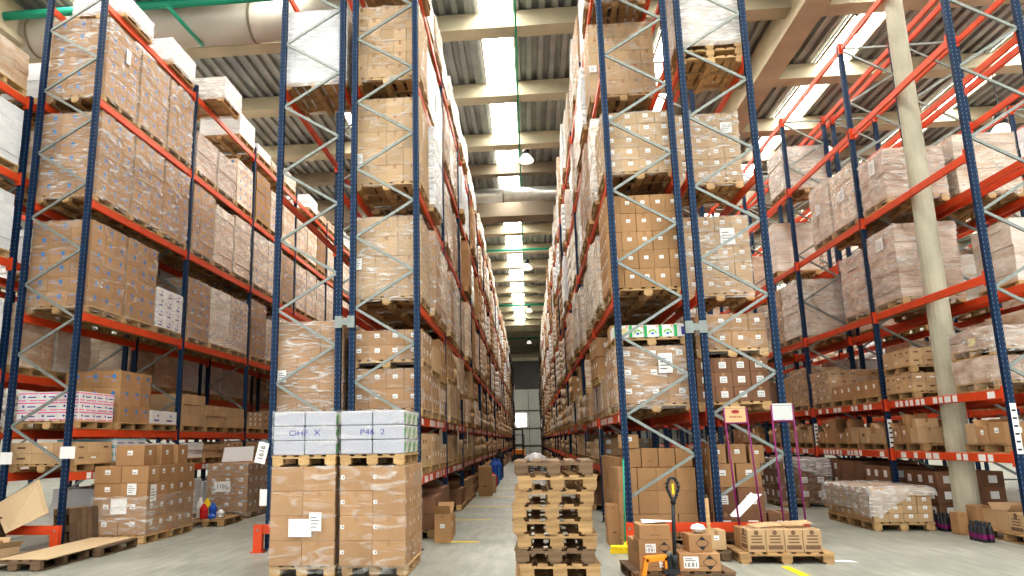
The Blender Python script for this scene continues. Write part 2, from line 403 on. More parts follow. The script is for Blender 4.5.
highbay((.33, 60, 11.85), 1.0, 'third high-bay lamp far down the central aisle')
highbay((.32, 80, 11.85), 1.0, 'farthest high-bay lamp where the central skylight ends')
highbay((9.2, 19.2, 12.3), 1.2, 'high-bay lamp between the empty top beams near the concrete column')
highbay((11.7, 28.4, 12.2), 1.1, 'high-bay lamp beyond the bare top of the column rack')
highbay((14.6, 23, 10.45), 1.5, 'large high-bay lamp above the blue-labelled carton load')

# ------------------------------------------------------------------ racks
def rack(rowname, xl, xr, n0, n1, levels, node0, top, label, skiplow=(), near_braces=3, strips=(), yoff=0):
    e = empty('pallet_rack', (xl, Y0 + n0 * BAY, 0), label, 'rack')
    ox, oy = e.location.x, e.location.y
    me_up = MB()
    for s_ in (1,):
        me_up.box(-.05, .05, -.04, -.034, 0, top, 'blue_steel'); me_up.box(-.05, -.044, -.034, .04, 0, top, 'blue_steel'); me_up.box(.044, .05, -.034, .04, 0, top, 'blue_steel')
        me_up.box(-.05, -.02, .034, .04, 0, top, 'blue_steel'); me_up.box(.02, .05, .034, .04, 0, top, 'blue_steel')
        me_up.box(-.08, .08, -.07, .07, 0, .012, 'blue_steel')
    me_up = me_up.mesh('upright')
    nodes = []
    k = -4
    while True:
        z = 2.652 + k * .6224
        if z > top - .1: break
        if z > .25: nodes.append((k, z))
        k += 1
    def end(k, z):
        left = (k % 2 == 0) if node0 == 'L' else (k % 2 == 1)
        return (0.045 if left else (xr - xl) - .045, z)
    def brace_mb(pairs):
        b = MB()
        for (a, c) in pairs:
            b.bar((a[0], 0, a[1]), (c[0], 0, c[1]), .035, .045, 'galv')
        return b
    segs = [(end(*nodes[i]), end(*nodes[i + 1])) for i in range(len(nodes) - 1)]
    segm = [brace_mb([s]).mesh('brace') for s in segs]
    horiz = brace_mb([((.045, .32), (xr - xl - .045, .32))]).mesh('brace')
    toph = brace_mb([((.045, top - .12), (xr - xl - .045, top - .12))]).mesh('brace')
    whole = brace_mb(segs + [((.045, .32), (xr - xl - .045, .32)), ((.045, top - .12), (xr - xl - .045, top - .12))]).mesh('bracing')
    for n in range(n0, n1 + 1):
        y = Y0 + n * BAY - oy
        for x in (0, xr - xl): ob('upright', me_up, (x, y, 0), parent=e)
        if n - n0 < near_braces:
            for sm in segm: ob('brace', sm, (0, y, 0), parent=e)
            ob('brace', horiz, (0, y, 0), parent=e); ob('brace', toph, (0, y, 0), parent=e)
        else: ob('bracing', whole, (0, y, 0), parent=e)
    bm_ = MB(); bm_.cbox(-.025, .025, .05, BAY - .05, -.07, .07, 'orange', .008)
    for yy in (.035, BAY - .085):
        bm_.box(-.058, .03, yy, yy + .05, -.12, .12, 'orange')
    bmesh_ = bm_.mesh('beam')
    bl = MB(); 
    for i in range(len(bmesh_.polygons)): pass
    # variant with white location labels on the aisle side
    def labelled(side, seed):
        b = MB(); b.cbox(-.025, .025, .05, BAY - .05, -.07, .07, 'orange', .008)
        for yy in (.035, BAY - .085): b.box(-.058, .03, yy, yy + .05, -.12, .12, 'orange')
        rr = random.Random(seed); y = .3; x = side * .0265
        while y < BAY - .4:
            w = rr.choice((.12, .14, .2)); 
            if rr.random() < .8: b.box(min(x, x + side * .002), max(x, x + side * .002), y, y + w, -.055, .05, 'paper')
            y += w + rr.choice((.06, .1, .3))
        return b.mesh('beam')
    lab = {s: [labelled(s, 5 + q) for q in range(2)] for s in (-1, 1)}
    rest = MB(); cnt = 0
    for n in range(n0, n1):
        for z in levels:
            if (n, z) in skiplow: continue
            for x, sd in ((0, -1), (xr - xl, 1)):
                cnt += 1
                if cnt <= 100:
                    me = lab[sd][(n + int(z)) % 2] if z in strips else bmesh_
                    ob('beam', me, (x, Y0 + n * BAY - oy, z), parent=e)
                else:
                    y = Y0 + n * BAY - oy
                    rest.cbox(x - .025, x + .025, y + .05, y + BAY - .05, z - .07, z + .07, 'orange', .008)
    if rest.v: ob('beam', rest, parent=e, kind='stuff')
    return e
XR = {'A': (-8.902, -7.802), 'A0': (-10.24, -9.14), 'B1': (-4.234, -3.134), 'B2': (-2.900, -1.800), 'C1': (1.494, 2.594), 'C2': (2.834, 3.934), 'D': (7.255, 8.355), 'E': (8.60, 9.70), 'F': (13.2, 14.3), 'G': (14.55, 15.65), 'Z': (-15.0, -13.9)}
LV = {'A': [1.18, 1.91, 3.94, 6.02, 8.00, 9.98], 'A0': [1.18, 2.9, 4.9, 6.5, 8.0], 'B1': [1.05, 2.0, 3.90, 5.95, 7.97, 9.98], 'B2': [1.05, 2.0, 3.90, 5.95, 7.97, 9.98],
      'C1': [1.05, 2.0, 3.90, 5.93, 7.97, 9.98], 'C2': [1.05, 2.0, 3.90, 5.93, 7.97, 9.98], 'D': [1.28, 2.25, 4.05, 6.08, 8.12, 10.15], 'E': [1.28, 2.25, 4.05, 6.08, 8.12, 10.15],
      'F': [1.28, 2.25, 4.05, 6.08, 8.12, 10.15], 'G': [2.25, 4.05, 6.08, 8.12, 10.15], 'Z': [2.0, 4.0, 6.0, 8.0]}
rack('A', *XR['A'], 0, 8, LV['A'], 'R', 10.3, 'long blue and orange rack full of cartons with blue dots', strips=(1.18,))
rack('A0', *XR['A0'], -2, 7, LV['A0'], 'R', 8.15, 'lower blue and orange rack back to back behind the blue-dot carton rack', near_braces=0)
rack('B1', *XR['B1'], 0, 4, LV['B1'], 'L', 10.6, 'half-empty blue and orange rack backing the aisle rack behind the grey bales', near_braces=2)
rB2 = rack('B2', *XR['B2'], 0, 21, LV['B2'], 'L', 10.25, 'full blue and orange rack along the central aisle behind the grey bales', strips=(1.05, 2.0))
rC1 = rack('C1', *XR['C1'], 0, 21, LV['C1'], 'R', 10.25, 'full blue and orange rack along the central aisle behind the pallet truck', skiplow=((0, 1.05),), strips=(2.0,))
rack('C2', *XR['C2'], 0, 6, LV['C2'], 'R', 10.25, 'blue and orange rack behind the magenta sign stands', skiplow=((0, 1.05),), near_braces=2)
rack('D', *XR['D'], 0, 9, LV['D'], 'L', 10.3, 'blue and orange rack built round the concrete column, top beams bare', near_braces=4, strips=(1.28, 2.25))
rack('E', *XR['E'], 0, 9, LV['E'], 'L', 10.3, 'mostly empty rack back to back behind the concrete column', near_braces=3)
rack('F', *XR['F'], 0, 7, LV['F'], 'L', 10.3, 'rack across the next aisle beyond the concrete column', near_braces=1)
rack('G', *XR['G'], 0, 7, LV['G'], 'L', 10.3, 'farthest rack on the concrete column side of the hall', near_braces=0)
rack('Z', *XR['Z'], -2, 6, LV['Z'], 'L', 8.2, 'farthest rack beyond the blue-dot carton racks', near_braces=0)
# row spacers joining the back-to-back frames
def spacer(x0, x1, z, y, p):
    b = MB(); b.box(x0 - .05, x0 + .075, -.075, -.045, -.1, .1, 'galv'); b.box(x1 - .075, x1 + .05, -.075, -.045, -.1, .1, 'galv'); b.box(x0 + .05, x1 - .05, -.07, -.05, -.055, .055, 'galv')
    o = ob('row_spacer', b, (-p.location.x, y - p.location.y, z), parent=p)
    return o
spacer(-3.134, -2.9, 3.66, Y0, rB2); spacer(2.594, 2.834, 3.40, Y0, rC1)
# rack end guards
def guard(x0, x1, label, y=12.06, h=.42):
    e = empty('rack_guard', (x0, y, 0), label, 'guard', None)
    b = MB(); b.box(.0, x1 - x0, -.03, .03, h - .14, h, 'orange'); b.box(.05, x1 - x0 - .05, -.034, -.03, h - .11, h - .035, 'orange'); ob('guard_rail', b, parent=e)
    for x in (0, x1 - x0):
        b = MB(); b.box(x - .07, x + .07, -.05, .05, 0, h, 'orange'); b.box(x - .1, x + .1, -.09, .09, 0, .015, 'orange')
        b.tube((x, -.055, h - .08), (x, -.05, h - .08), .02, 'galv', 8)
        ob('guard_post', b, parent=e)
guard(-8.95, -7.72, 'orange end guard at the foot of the blue-dot carton rack')
guard(-4.32, -2.0, 'orange end guard half hidden behind the two wrapped front pallets')
guard(1.45, 3.98, 'orange end guard behind the broom and the pallet truck')
guard(7.2, 8.4, 'orange end guard at the foot of the concrete column rack')

# ------------------------------------------------------------------ pallets, cartons, film
def pallet_mb(W, L, dark=False, b=None, oz=0, lo=False):
    """W along x, L along y; blocks 3 x 3; open towards -y and the sides"""
    k = 'wood_dark' if dark else 'wood'; b = b or MB()
    hw, hl = W / 2, L / 2
    for i in range(3):
        y = -hl + .05 + i * (L - .1) / 2
        b.box(-hw, hw, y - .05, y + .05, oz + .1, oz + .122, k)
        for j in range(3):
            x = -hw + .07 + j * (W - .14) / 2
            b.box(x - .07, x + .07, y - .05, y + .05, oz + .022, oz + .1, k)
    for j in range(3):
        x = -hw + .06 + j * (W - .12) / 2
        b.box(x - .05, x + .05, -hl, hl, oz, oz + .022, k)
    n = 5 if W < 1 else 7
    for j in range(n):
        x = -hw + .055 + j * (W - .11) / (n - 1)
        w = (.07 if j % 2 == 0 else .05) 
        b.box(x - w, x + w, -hl, hl, oz + .122, oz + .144, k)
    return b
_pc = {}
def pallet_mesh(W, L, dark=False):
    k = (round(W, 2), round(L, 2), dark)
    if k not in _pc: _pc[k] = pallet_mb(W, L, dark).mesh('pallet')
    return _pc[k]

BOXK = {'blue': 'kraft', 'label': 'kraft', 'corner': 'kraft', 'plain': 'kraft', 'light': 'kraft_light', 'lightlabel': 'kraft_light', 'pink': 'white_card', 'white': 'white_card', 'brown': 'kraft_dark', 'brownlabel': 'kraft_dark', 'hazard': 'kraft',
        'w_kraft': 'kraft_wrapped', 'w_pale': 'pale_wrapped', 'w_white': 'white_wrapped', 'w_brown': 'brown_wrapped', 'w_blue': 'kraft_wrapped', 'w_label': 'kraft_wrapped', 'small': 'kraft_light', 'w_blue2': 'kraft', 'cyan': 'white_card', 'longbox': 'kraft_light', 'bale': 'bale'}
def face_marks(b, style, side, u0, u1, z0, z1, c, rr, far=False):
    """marks on one carton face. side: 'f' (-y plane at y=c), 'l' (-x plane), 'r' (+x plane)"""
    e = .0018
    def rect(ua, ub, za, zb, key, lift=1):
        if side == 'f': b.quad((ua, c - e * lift, za), (ub, c - e * lift, za), (ub, c - e * lift, zb), (ua, c - e * lift, zb), key)
        elif side == 'l': b.quad((c - e * lift, ub, za), (c - e * lift, ua, za), (c - e * lift, ua, zb), (c - e * lift, ub, zb), key)
        else: b.quad((c + e * lift, ua, za), (c + e * lift, ub, za), (c + e * lift, ub, zb), (c + e * lift, ua, zb), key)
    def ngon(uc, zc, r, key, n=8, lift=1):
        pts = [(uc + r * math.cos(2 * math.pi * i / n), zc + r * math.sin(2 * math.pi * i / n)) for i in range(n)]
        if side == 'f': b.poly([(u, c - e * lift, z) for u, z in pts], key)
        elif side == 'l': b.poly([(c - e * lift, u, z) for u, z in pts[::-1]], key)
        else: b.poly([(c + e * lift, u, z) for u, z in pts], key)
    w, h = u1 - u0, z1 - z0
    um, zm = (u0 + u1) / 2, (z0 + z1) / 2
    st = style[2:] if style.startswith('w_') else style
    if st in ('blue', 'blue2'):
        s = min(.045, w * .14, h * .2)
        ngon(u0 + w * .62, z0 + h * .68, s, 'blue_ink', 6)
        if not far:
            rect(u0 + w * .50, u0 + w * .8, z0 + h * .38, z0 + h * .45, 'blue_text')
            if rr.random() < .7: rect(u0 + w * .1, u0 + w * .42, z0 + h * .62, z0 + h * .70, 'blue_text')
        elif rr.random() < .4: rect(u0 + w * .12, u0 + w * .4, z0 + h * .38, z0 + h * .45, 'blue_text')
    elif st in ('label', 'lightlabel'):
        s = min(.05, w * .14); rect(um - s, um + s, z0 + h * .5, z0 + h * .5 + s * 1.7, 'paper')
        if not far: rect(um - s * .7, um + s * .5, z0 + h * .5 + s * .5, z0 + h * .5 + s * .7, 'ink', 2)
    elif st == 'corner':
        s = .024; rect(u0 + .035 - s, u0 + .035 + s, z0 + h * .55 - s, z0 + h * .55 + s, 'paper'); rect(u0 + .035, u0 + .035 + s * .6, z0 + h * .55 - s * .5, z0 + h * .55 + s * .5, 'ink', 2)
    elif st == 'brownlabel':
        s = min(.075, w * .2); rect(um - s, um + s, zm - s * .9, zm + s * .9, 'paper')
        if not far:
            for q in range(3): rect(um - s * .8, um + s * .7, zm - s * .6 + q * s * .45, zm - s * .5 + q * s * .45, 'ink', 2)
    elif st == 'pink':
        rect(u0 + .01, u1 - .01, z1 - h * .22, z1 - h * .1, 'pink'); rect(u0 + .01, u0 + w * .4, z0 + h * .06, z0 + h * .16, 'pink'); rect(u0 + w * .6, u1 - .01, z0 + h * .06, z0 + h * .16, 'pink')
        ngon(u0 + w * .3, zm, h * .16, 'navy_ink', 4); rect(u0 + w * .5, u0 + w * .9, zm - h * .1, zm + h * .02, 'navy_ink')
    elif st == 'white' and not far:
        ngon(u0 + w * .5, z0 + h * .62, min(h, w) * .14, 'navy_ink', 4); rect(u0 + w * .2, u0 + w * .6, z0 + h * .2, z0 + h * .32, 'navy_ink')
    elif st == 'cyan':
        rect(u0 + .01, u1 - .01, z1 - h * .2, z1 - h * .08, 'cyan'); rect(u0 + w * .2, u0 + w * .8, zm - h * .12, zm + .0, 'navy_ink'); rect(u0 + .01, u1 - .01, z0 + h * .05, z0 + h * .13, 'cyan')
    elif st == 'longbox':
        rect(u0 + w * .1, u1 - w * .1, z0 + h * .12, z0 + h * .3, 'ink_brown'); 
        for q in range(3): rect(u0 + w * .2, u1 - w * .2, z0 + h * (.4 + .14 * q), z0 + h * (.46 + .14 * q), 'ink_brown')
        ngon(um, z0 + h * .86, w * .14, 'ink_brown', 6)
    elif st == 'plain' and not far:
        if rr.random() < .5: rect(u0 + w * .35, u0 + w * .65, z0 + h * .3, z0 + h * .34, 'ink_brown')
    elif st == 'small' and rr.random() < .8:
        rect(u0 + w * .3, u0 + w * .7, zm - h * .08, zm + h * .1, 'ink_brown' if rr.random() < .6 else 'paper')
_cc = {}
def carton_mesh(w, d, h, style, v=0):
    """single near carton, origin at bottom centre"""
    k = (round(w, 3), round(d, 3), round(h, 3), style, v)
    if k in _cc: return _cc[k]
    rr = random.Random(hash((round(w * 100), round(h * 100), v)) & 0xffff)
    b = MB(); b.cbox(-w / 2, w / 2, -d / 2, d / 2, 0, h, BOXK[style], .005)
    if style != 'bale':
        t = 'tape' if not BOXK[style].startswith('white') else 'paper'
        b.quad((-.025, -d / 2 + .005, h + .001), (.025, -d / 2 + .005, h + .001), (.025, d / 2 - .005, h + .001), (-.025, d / 2 - .005, h + .001), t)
        b.quad((-.025, -d / 2 - .001, h - .07), (.025, -d / 2 - .001, h - .07), (.025, -d / 2 - .001, h - .003), (-.025, -d / 2 - .001, h - .003), t) if v % 2 == 0 else None
        face_marks(b, style, 'f', -w / 2, w / 2, 0, h, -d / 2, rr)
        face_marks(b, style, 'r', -d / 2, d / 2, 0, h, w / 2, rr)
        face_marks(b, style, 'l', -d / 2, d / 2, 0, h, -w / 2, rr)
    _cc[k] = b.mesh('carton'); return _cc[k]
_bc = {}
def block_mb(W, L, H_, n, style, seed=0, oz=0.0, b=None, far=True, jit=.006):
    rr = random.Random(seed); b = b or MB(); nx, ny, nz = n; k = BOXK[style]
    w, d, h = W / nx, L / ny, H_ / nz
    for iz in range(nz):
        sh = rr.uniform(-jit, jit) * 1.5; sv = rr.uniform(-jit, jit) * 1.5
        for ix in range(nx):
            for iy in range(ny):
                if 0 < ix < nx - 1 and 0 < iy < ny - 1 and iz < nz - 1: continue
                g = .0012; j = rr.uniform(-jit, jit)
                x0 = -W / 2 + ix * w + g + sh + j; x1 = x0 + w - 2 * g
                y0 = -L / 2 + iy * d + g + sv + rr.uniform(-jit, jit) * .5; y1 = y0 + d - 2 * g
                z0 = oz + iz * h + .001; z1 = z0 + h - .0025
                b.box(x0, x1, y0, y1, z0, z1, k)
                if iy == 0: face_marks(b, style, 'f', x0, x1, z0, z1, y0, rr, far)
                if ix == 0: face_marks(b, style, 'l', y0, y1, z0, z1, x0, rr, far)
                if ix == nx - 1: face_marks(b, style, 'r', y0, y1, z0, z1, x1, rr, far)
    return b
def block_mesh(W, L, H_, n, style, seed):
    k = (round(W, 2), round(L, 2), round(H_, 2), n, style, seed)
    if k not in _bc: _bc[k] = block_mb(W, L, H_, n, style, seed).mesh('carton_block')
    return _bc[k]
_wc = {}
def wrap_mesh(W, L, H_, key, seed=0, top=True, z0=.02):
    k = (round(W, 2), round(L, 2), round(H_, 2), key, seed, top, z0)
    if k in _wc: return _wc[k]
    rr = random.Random(seed * 7 + 3); b = MB(); g = .014
    ph = [rr.uniform(0, 6) for _ in range(6)]
    def dsp(u, z): return .008 * math.sin(u * 17 + ph[0] + z * 6) + .008 * math.sin(z * 23 + ph[1] + u * 5) + .005 * math.sin(u * 41 - z * 33 + ph[2])
    N, Mz = 40, 12
    hw, hl = W / 2 + g, L / 2 + g; ring = []
    per = [(-hw, -hl), (hw, -hl), (hw, hl), (-hw, hl)]; nrm = [(0, -1), (1, 0), (0, 1), (-1, 0)]
    cols = []
    for s_ in range(4):
        a = per[s_]; c = per[(s_ + 1) % 4]
        for i in range(N // 4):
            t = i / (N // 4); x = a[0] + (c[0] - a[0]) * t; y = a[1] + (c[1] - a[1]) * t
            if i == 0: q = (nrm[s_][0] * .0 + nrm[s_ - 1][0] * .0, 0); cols.append((x, y, q[0], q[1], s_ + t))
            else: cols.append((x, y, nrm[s_][0], nrm[s_][1], s_ + t))
    base = len(b.v)
    for j in range(Mz + 1):
        z = z0 + (H_ + .01 - z0) * j / Mz
        for (x, y, nx_, ny_, u) in cols:
            dd = abs(dsp(u, z)) if j < Mz else 0
            b.v.append((x + nx_ * dd, y + ny_ * dd, z))
    q = b.mi(key); n = len(cols)
    for j in range(Mz):
        for i in range(n):
            i2 = (i + 1) % n
            b.f.append((base + j * n + i, base + j * n + i2, base + (j + 1) * n + i2, base + (j + 1) * n + i)); b.m.append(q)
    if top:
        b.f.append(tuple(base + Mz * n + i for i in range(n))); b.m.append(q)
    _wc[k] = b.mesh('stretch_wrap', False); return _wc[k]

def sheet_part(parent, x, y, z, w, h, face='f', key='paper', lines=True, name='paper_label', rot=0):
    b = MB(); b.quad((-w / 2, 0, 0), (w / 2, 0, 0), (w / 2, 0, h), (-w / 2, 0, h), key)
    if lines:
        for i in range(4):
            b.quad((-w * .38, -.001, h * (.2 + .17 * i)), (w * (.1 + .25 * ((i * 7) % 3) / 2), -.001, h * (.2 + .17 * i)), (w * (.1 + .25 * ((i * 7) % 3) / 2), -.001, h * (.24 + .17 * i)), (-w * .38, -.001, h * (.24 + .17 * i)), 'ink')
    rz = {'f': 0, 'r': math.pi / 2, 'l': -math.pi / 2}[face]
    return ob(name, b, (x, y, z), parent=parent, rot=(0, rot, rz) if face == 'f' else (rot, 0, rz))

N_LOAD = 0
stuff_acc = []
def load(x, y, z, W, L, H_, style, label, group=None, n=(3, 4, 5), wrap='wrap', near=0, rz=0, sheets=(), seed=0, dark=False, pal=True, jit=.006, extra=0, name='pallet_load'):
    """H_ is the height of the goods above the pallet. near=1: every outer carton its own mesh; near=0: block"""
    global N_LOAD; N_LOAD += 1
    e = empty(name, (x, y, z), label, 'pallet load', group, rz)
    pz = 0
    if pal:
        for q in range(1 + extra):
            ob('pallet', pallet_mesh(W if W < 1.25 else 1.2, min(L, 1.2), dark), (0, 0, pz), parent=e); pz += .144
    if near:
        nx, ny, nz = n; w, d, h = W / nx, L / ny, H_ / nz; rr = random.Random(seed + 5); cnt = 0
        for iz in range(nz - 1, -1, -1):
            for iy in range(ny):
                for ix in range(nx):
                    if 0 < ix < nx - 1 and 0 < iy < ny - 1 and iz < nz - 1: continue
                    if near == 1 and iz < nz - 1 and iy > 1 and 0 < ix < nx - 1: continue
                    cnt += 1
                    if cnt > 100: continue
                    me = carton_mesh(w - .002, d - .002, h - .0015, style, rr.randint(0, 2))
                    ob('carton' if style != 'bale' else 'paper_bale', me, (-W / 2 + (ix + .5) * w + rr.uniform(-jit, jit) * .6, -L / 2 + (iy + .5) * d + rr.uniform(-jit, jit) * .6, pz + iz * h), rr.uniform(-.004, .004), e)
        ob('carton_core', core_mesh(W * .5, L * .5, H_ * .9), (0, L * .1, pz), parent=e) if near == 1 and nx > 2 else None
    else:
        ob('carton_block', block_mesh(W, L, H_, n, style, seed % 3), (0, 0, pz), parent=e)
    if wrap: ob('stretch_wrap', wrap_mesh(W, L, H_ + pz, wrap, seed % 2, True, max(.04, pz - .09)), parent=e)
    for s in sheets: sheet_part(e, *s)
    return e
_co = {}
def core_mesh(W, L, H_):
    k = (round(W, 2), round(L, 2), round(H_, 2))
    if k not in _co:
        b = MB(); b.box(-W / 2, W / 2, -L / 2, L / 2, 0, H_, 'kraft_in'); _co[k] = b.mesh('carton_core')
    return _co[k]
def far_load(x, y, z, W, L, H_, style, n, seed, dark=False, rz=0):
    stuff_acc.append((Matrix.Translation((x, y, z + .144)) @ Matrix.Rotation(rz, 4, 'Z'), block_mesh(W, L, H_, n, style, seed % 3)))
    stuff_acc.append((Matrix.Translation((x, y, z)), pallet_mesh(W if W < 1.25 else 1.2, min(L, 1.2), dark)))

ORD = ['first', 'second', 'third', 'fourth', 'fifth', 'sixth', 'seventh', 'eighth', 'ninth', 'tenth']
LOOK = {'w_kraft': 'film-wrapped kraft carton load', 'w_pale': 'pale film-wrapped load', 'w_white': 'white film-wrapped load', 'w_brown': 'brown film-wrapped load', 'w_blue': 'film-wrapped blue-dot carton load', 'w_label': 'film-wrapped labelled carton load',
        'blue': 'blue-dot carton load', 'label': 'white-labelled carton load', 'plain': 'plain kraft carton load', 'light': 'light kraft carton load', 'lightlabel': 'light labelled carton load', 'brown': 'dark carton load', 'brownlabel': 'dark labelled carton load', 'small': 'small-box kraft load', 'white': 'white carton load', 'pink': 'pink-banded white carton load', 'cyan': 'cyan-banded white carton load'}
ROWL = {'A': 'blue-dot carton rack', 'A0': 'rack behind blue-dot rack', 'B1': 'half-empty rack', 'B2': 'grey-bale aisle rack', 'C1': 'pallet-truck aisle rack', 'C2': 'rack behind sign stands', 'D': 'concrete column rack', 'E': 'rack behind the column', 'F': 'rack beyond column aisle', 'G': 'farthest column-side rack', 'Z': 'farthest wall rack'}
def slotlabel(row, bay, li, s, style, tier=''):
    lv = ('floor level' if li < 0 else ORD[li] + ' level')
    return '%s%s, %s, %s bay, %s place, %s' % (tier, LOOK[style], lv, ORD[min(bay, 9)], ORD[s], ROWL[row])
SY = lambda bay, s: Y0 + bay * BAY + .05 + .08 + .6 + s * 1.275 + .02
def xc(row): return (XR[row][0] + XR[row][1]) / 2
def zl(row, li): return 0 if li < 0 else LV[row][li] + .072
def slot(row, bay, li, s, style, H_, n=(3, 4, 5), wrap=None, near=0, W=1.17, L=1.17, seed=None, tier='', dz=0, dark=False, sheets=(), ox=0, extra=0, far=False, jit=.006, oy=0, rz=0):
    seed = bay * 7 + s * 3 + li if seed is None else seed
    x = xc(row) + ox; y = SY(bay, s) + oy; z = zl(row, li) + dz
    if far: far_load(x, y, z, W, L, H_, style, n, seed, dark, rz); return
    return load(x, y, z, W, L, H_, style, slotlabel(row, bay, li, s, style, tier), 'pallet loads on the ' + ROWL[row], n, wrap, near, rz, sheets, seed, dark, True, jit, extra)

NV = [(3, 4, 5), (3, 3, 6), (2, 3, 5), (3, 4, 7), (2, 4, 4)]
# --- row A (blue-dot cartons)
for s in range(3):
    slot('A', 0, 4, s, 'blue', 1.58, (3, 3, 6), 'wrap', 1, sheets=((.62, .1, 1.1, .16, .3, 'r'),) if s == 0 else ())
    slot('A', 0, 3, s, 'blue', 1.62, (3, 3, 6), 'wrap', 1)
for s in range(2): slot('A', 0, 2, s, 'blue', 1.58, (3, 3, 6), 'wrap_low', 1)
slot('A', 0, 2, 2, 'white', .85, (3, 3, 4), 'wrap_low', 1)
load(xc('A') + .1, SY(0, 0) + .35, zl('A', 5), 1.1, 1.1, .34, 'w_white', 'low pale blue wrapped load on the top beams nearest the camera, blue-dot carton rack', n=(2, 3, 3), wrap='wrap_white')
load(xc('A') + .1, SY(0, 2) - .2, zl('A', 5), 1.1, 1.2, .5, 'w_white', 'white slab-sided load on the top beams above the third blue-dot pallet', n=(1, 2, 2), wrap='wrap_white')
load(xc('A') + .45, SY(1, 0) + .2, zl('A', 5), 1.3, 1.1, .5, 'w_pale', 'crumpled film bundle overhanging the top beams of the blue-dot carton rack', n=(1, 1, 6), wrap='wrap_white', jit=.05)
for bay in range(0, 8):
    for s in range(3):
        if bay or s == 9:
            st = ['w_blue', 'blue', 'w_kraft'][R.choice((0, 0, 1, 1, 2))]
            h = R.uniform(1.45, 1.62)
            slot('A', bay, 3, s, st, h, (3, 3, 6), 'wrap' if bay < 3 else None)
            st = ['w_blue', 'blue', 'w_pale'][R.choice((0, 0, 1, 1, 2))]
            slot('A', bay, 2, s, st, R.uniform(1.2, 1.6), (3, 3, 6), 'wrap' if bay < 3 else None)
            if bay == 1 and s < 2: slot('A', bay, 4, s, 'w_brown', .95, (1, 2, 12), 'wrap', jit=.02)
            else: slot('A', bay, 4, s, ['w_blue', 'w_kraft', 'blue'][(bay + s) % 3], R.uniform(1.2, 1.55), (3, 3, 5))
            if not (bay == 1 and s <= 1) and R.random() < .85: slot('A', bay, 5, s, ['w_pale', 'w_white', 'w_kraft'][(bay * 2 + s) % 3], R.uniform(.25, .7), (2, 3, 4))
# second level goods of A
load(-8.33, SY(0, 0) - .02, zl('A', 1), 1.14, 1.12, .5, 'pink', 'pink-banded white carton load behind the brace of the blue-dot carton rack', n=(3, 3, 3), wrap=None, near=1)
load(-8.33, SY(0, 1) + .05, zl('A', 1), 1.14, 1.17, .98, 'blue', 'tall unwrapped blue-print carton load beside the pink-banded white cartons', n=(3, 3, 3), wrap=None, near=1, seed=2)
load(-8.33, SY(0, 2) + .02, zl('A', 1), 1.14, 1.14, .27, 'white', 'single layer of white cartons beside the first inner upright', n=(3, 2, 1), wrap=None, near=1, seed=4)
for bay in range(1, 6):
    for s in range(3):
        st = ['light', 'small', 'lightlabel', 'light'][R.choice((0, 1, 1, 2, 3))]
        slot('A', bay, 1, s, st, R.choice((.42, .5, .58, .7)), (3, 3, R.choice((2, 3, 4))), None, jit=.02)
for bay in range(0, 5):
    for s in range(3):
        if bay == 0 and s == 1: st, h = 'cyan', .42
        else: st, h = R.choice((('small', .36), ('light', .3), ('white', .34), ('cyan', .4))), 0
        if isinstance(st, tuple): st, h = st
        slot('A', bay, 0, s, st, h, (3, 3, 2 if h < .4 else 3), None, jit=.02)
for bay in range(0, 5):
    for s in range(3):
        if bay == 0 and s == 0: continue
        slot('A', bay, -1, s, R.choice(('white', 'brown', 'cyan', 'small')), R.uniform(.5, .8), (3, 3, 3), None, jit=.02)
# --- row A0 and Z
for bay in range(-1, 6):
    for s in range(3):
        for li, hm in ((1, 1.3), (2, 1.1), (3, 1.1), (4, .8)):
            if R.random() < (.8 if bay < 4 else .6):
                far_ = not (-1 <= bay <= 2 and li >= 1)
                st = R.choice(('w_pale', 'w_white', 'w_kraft'))
                x = xc('A0')
                if far_: far_load(x, SY(bay, s), zl('A0', li), 1.15, 1.15, hm * R.uniform(.7, 1), st, R.choice(NV), bay + s)
                else: load(x, SY(bay, s), zl('A0', li), 1.15, 1.15, hm * R.uniform(.75, 1), st, '%s, %s level, %s bay, %s place, %s' % (LOOK[st], ORD[li], ORD[bay + 1], ORD[s], ROWL['A0']), 'pallet loads on the rack behind the blue-dot rack', R.choice(NV), None, seed=bay + s + 3)
for bay in range(0, 5):
    for s in range(3):
        for li in range(3):
            if R.random() < .6: far_load(xc('Z'), SY(bay, s), zl('Z', li), 1.15, 1.15, R.uniform(.7, 1.4), R.choice(('w_pale', 'w_kraft', 'w_white')), R.choice(NV), bay + s)
# --- row B1
load(xc('B1'), SY(0, 0), zl('B1', 4), 1.17, 1.17, 1.42, 'w_white', 'tall white film-wrapped load alone on the high beams of the half-empty rack', n=(2, 3, 9), wrap='wrap_white', seed=1)
load(xc('B1'), SY(0, 0), zl('B1', 1), 1.2, 1.2, 1.5, 'plain', 'tall film-wrapped plain carton load behind the grey bales', n=(3, 3, 5), wrap='wrap', near=1, seed=3, sheets=((-.45, -.63, .62, .15, .2, 'f'),))
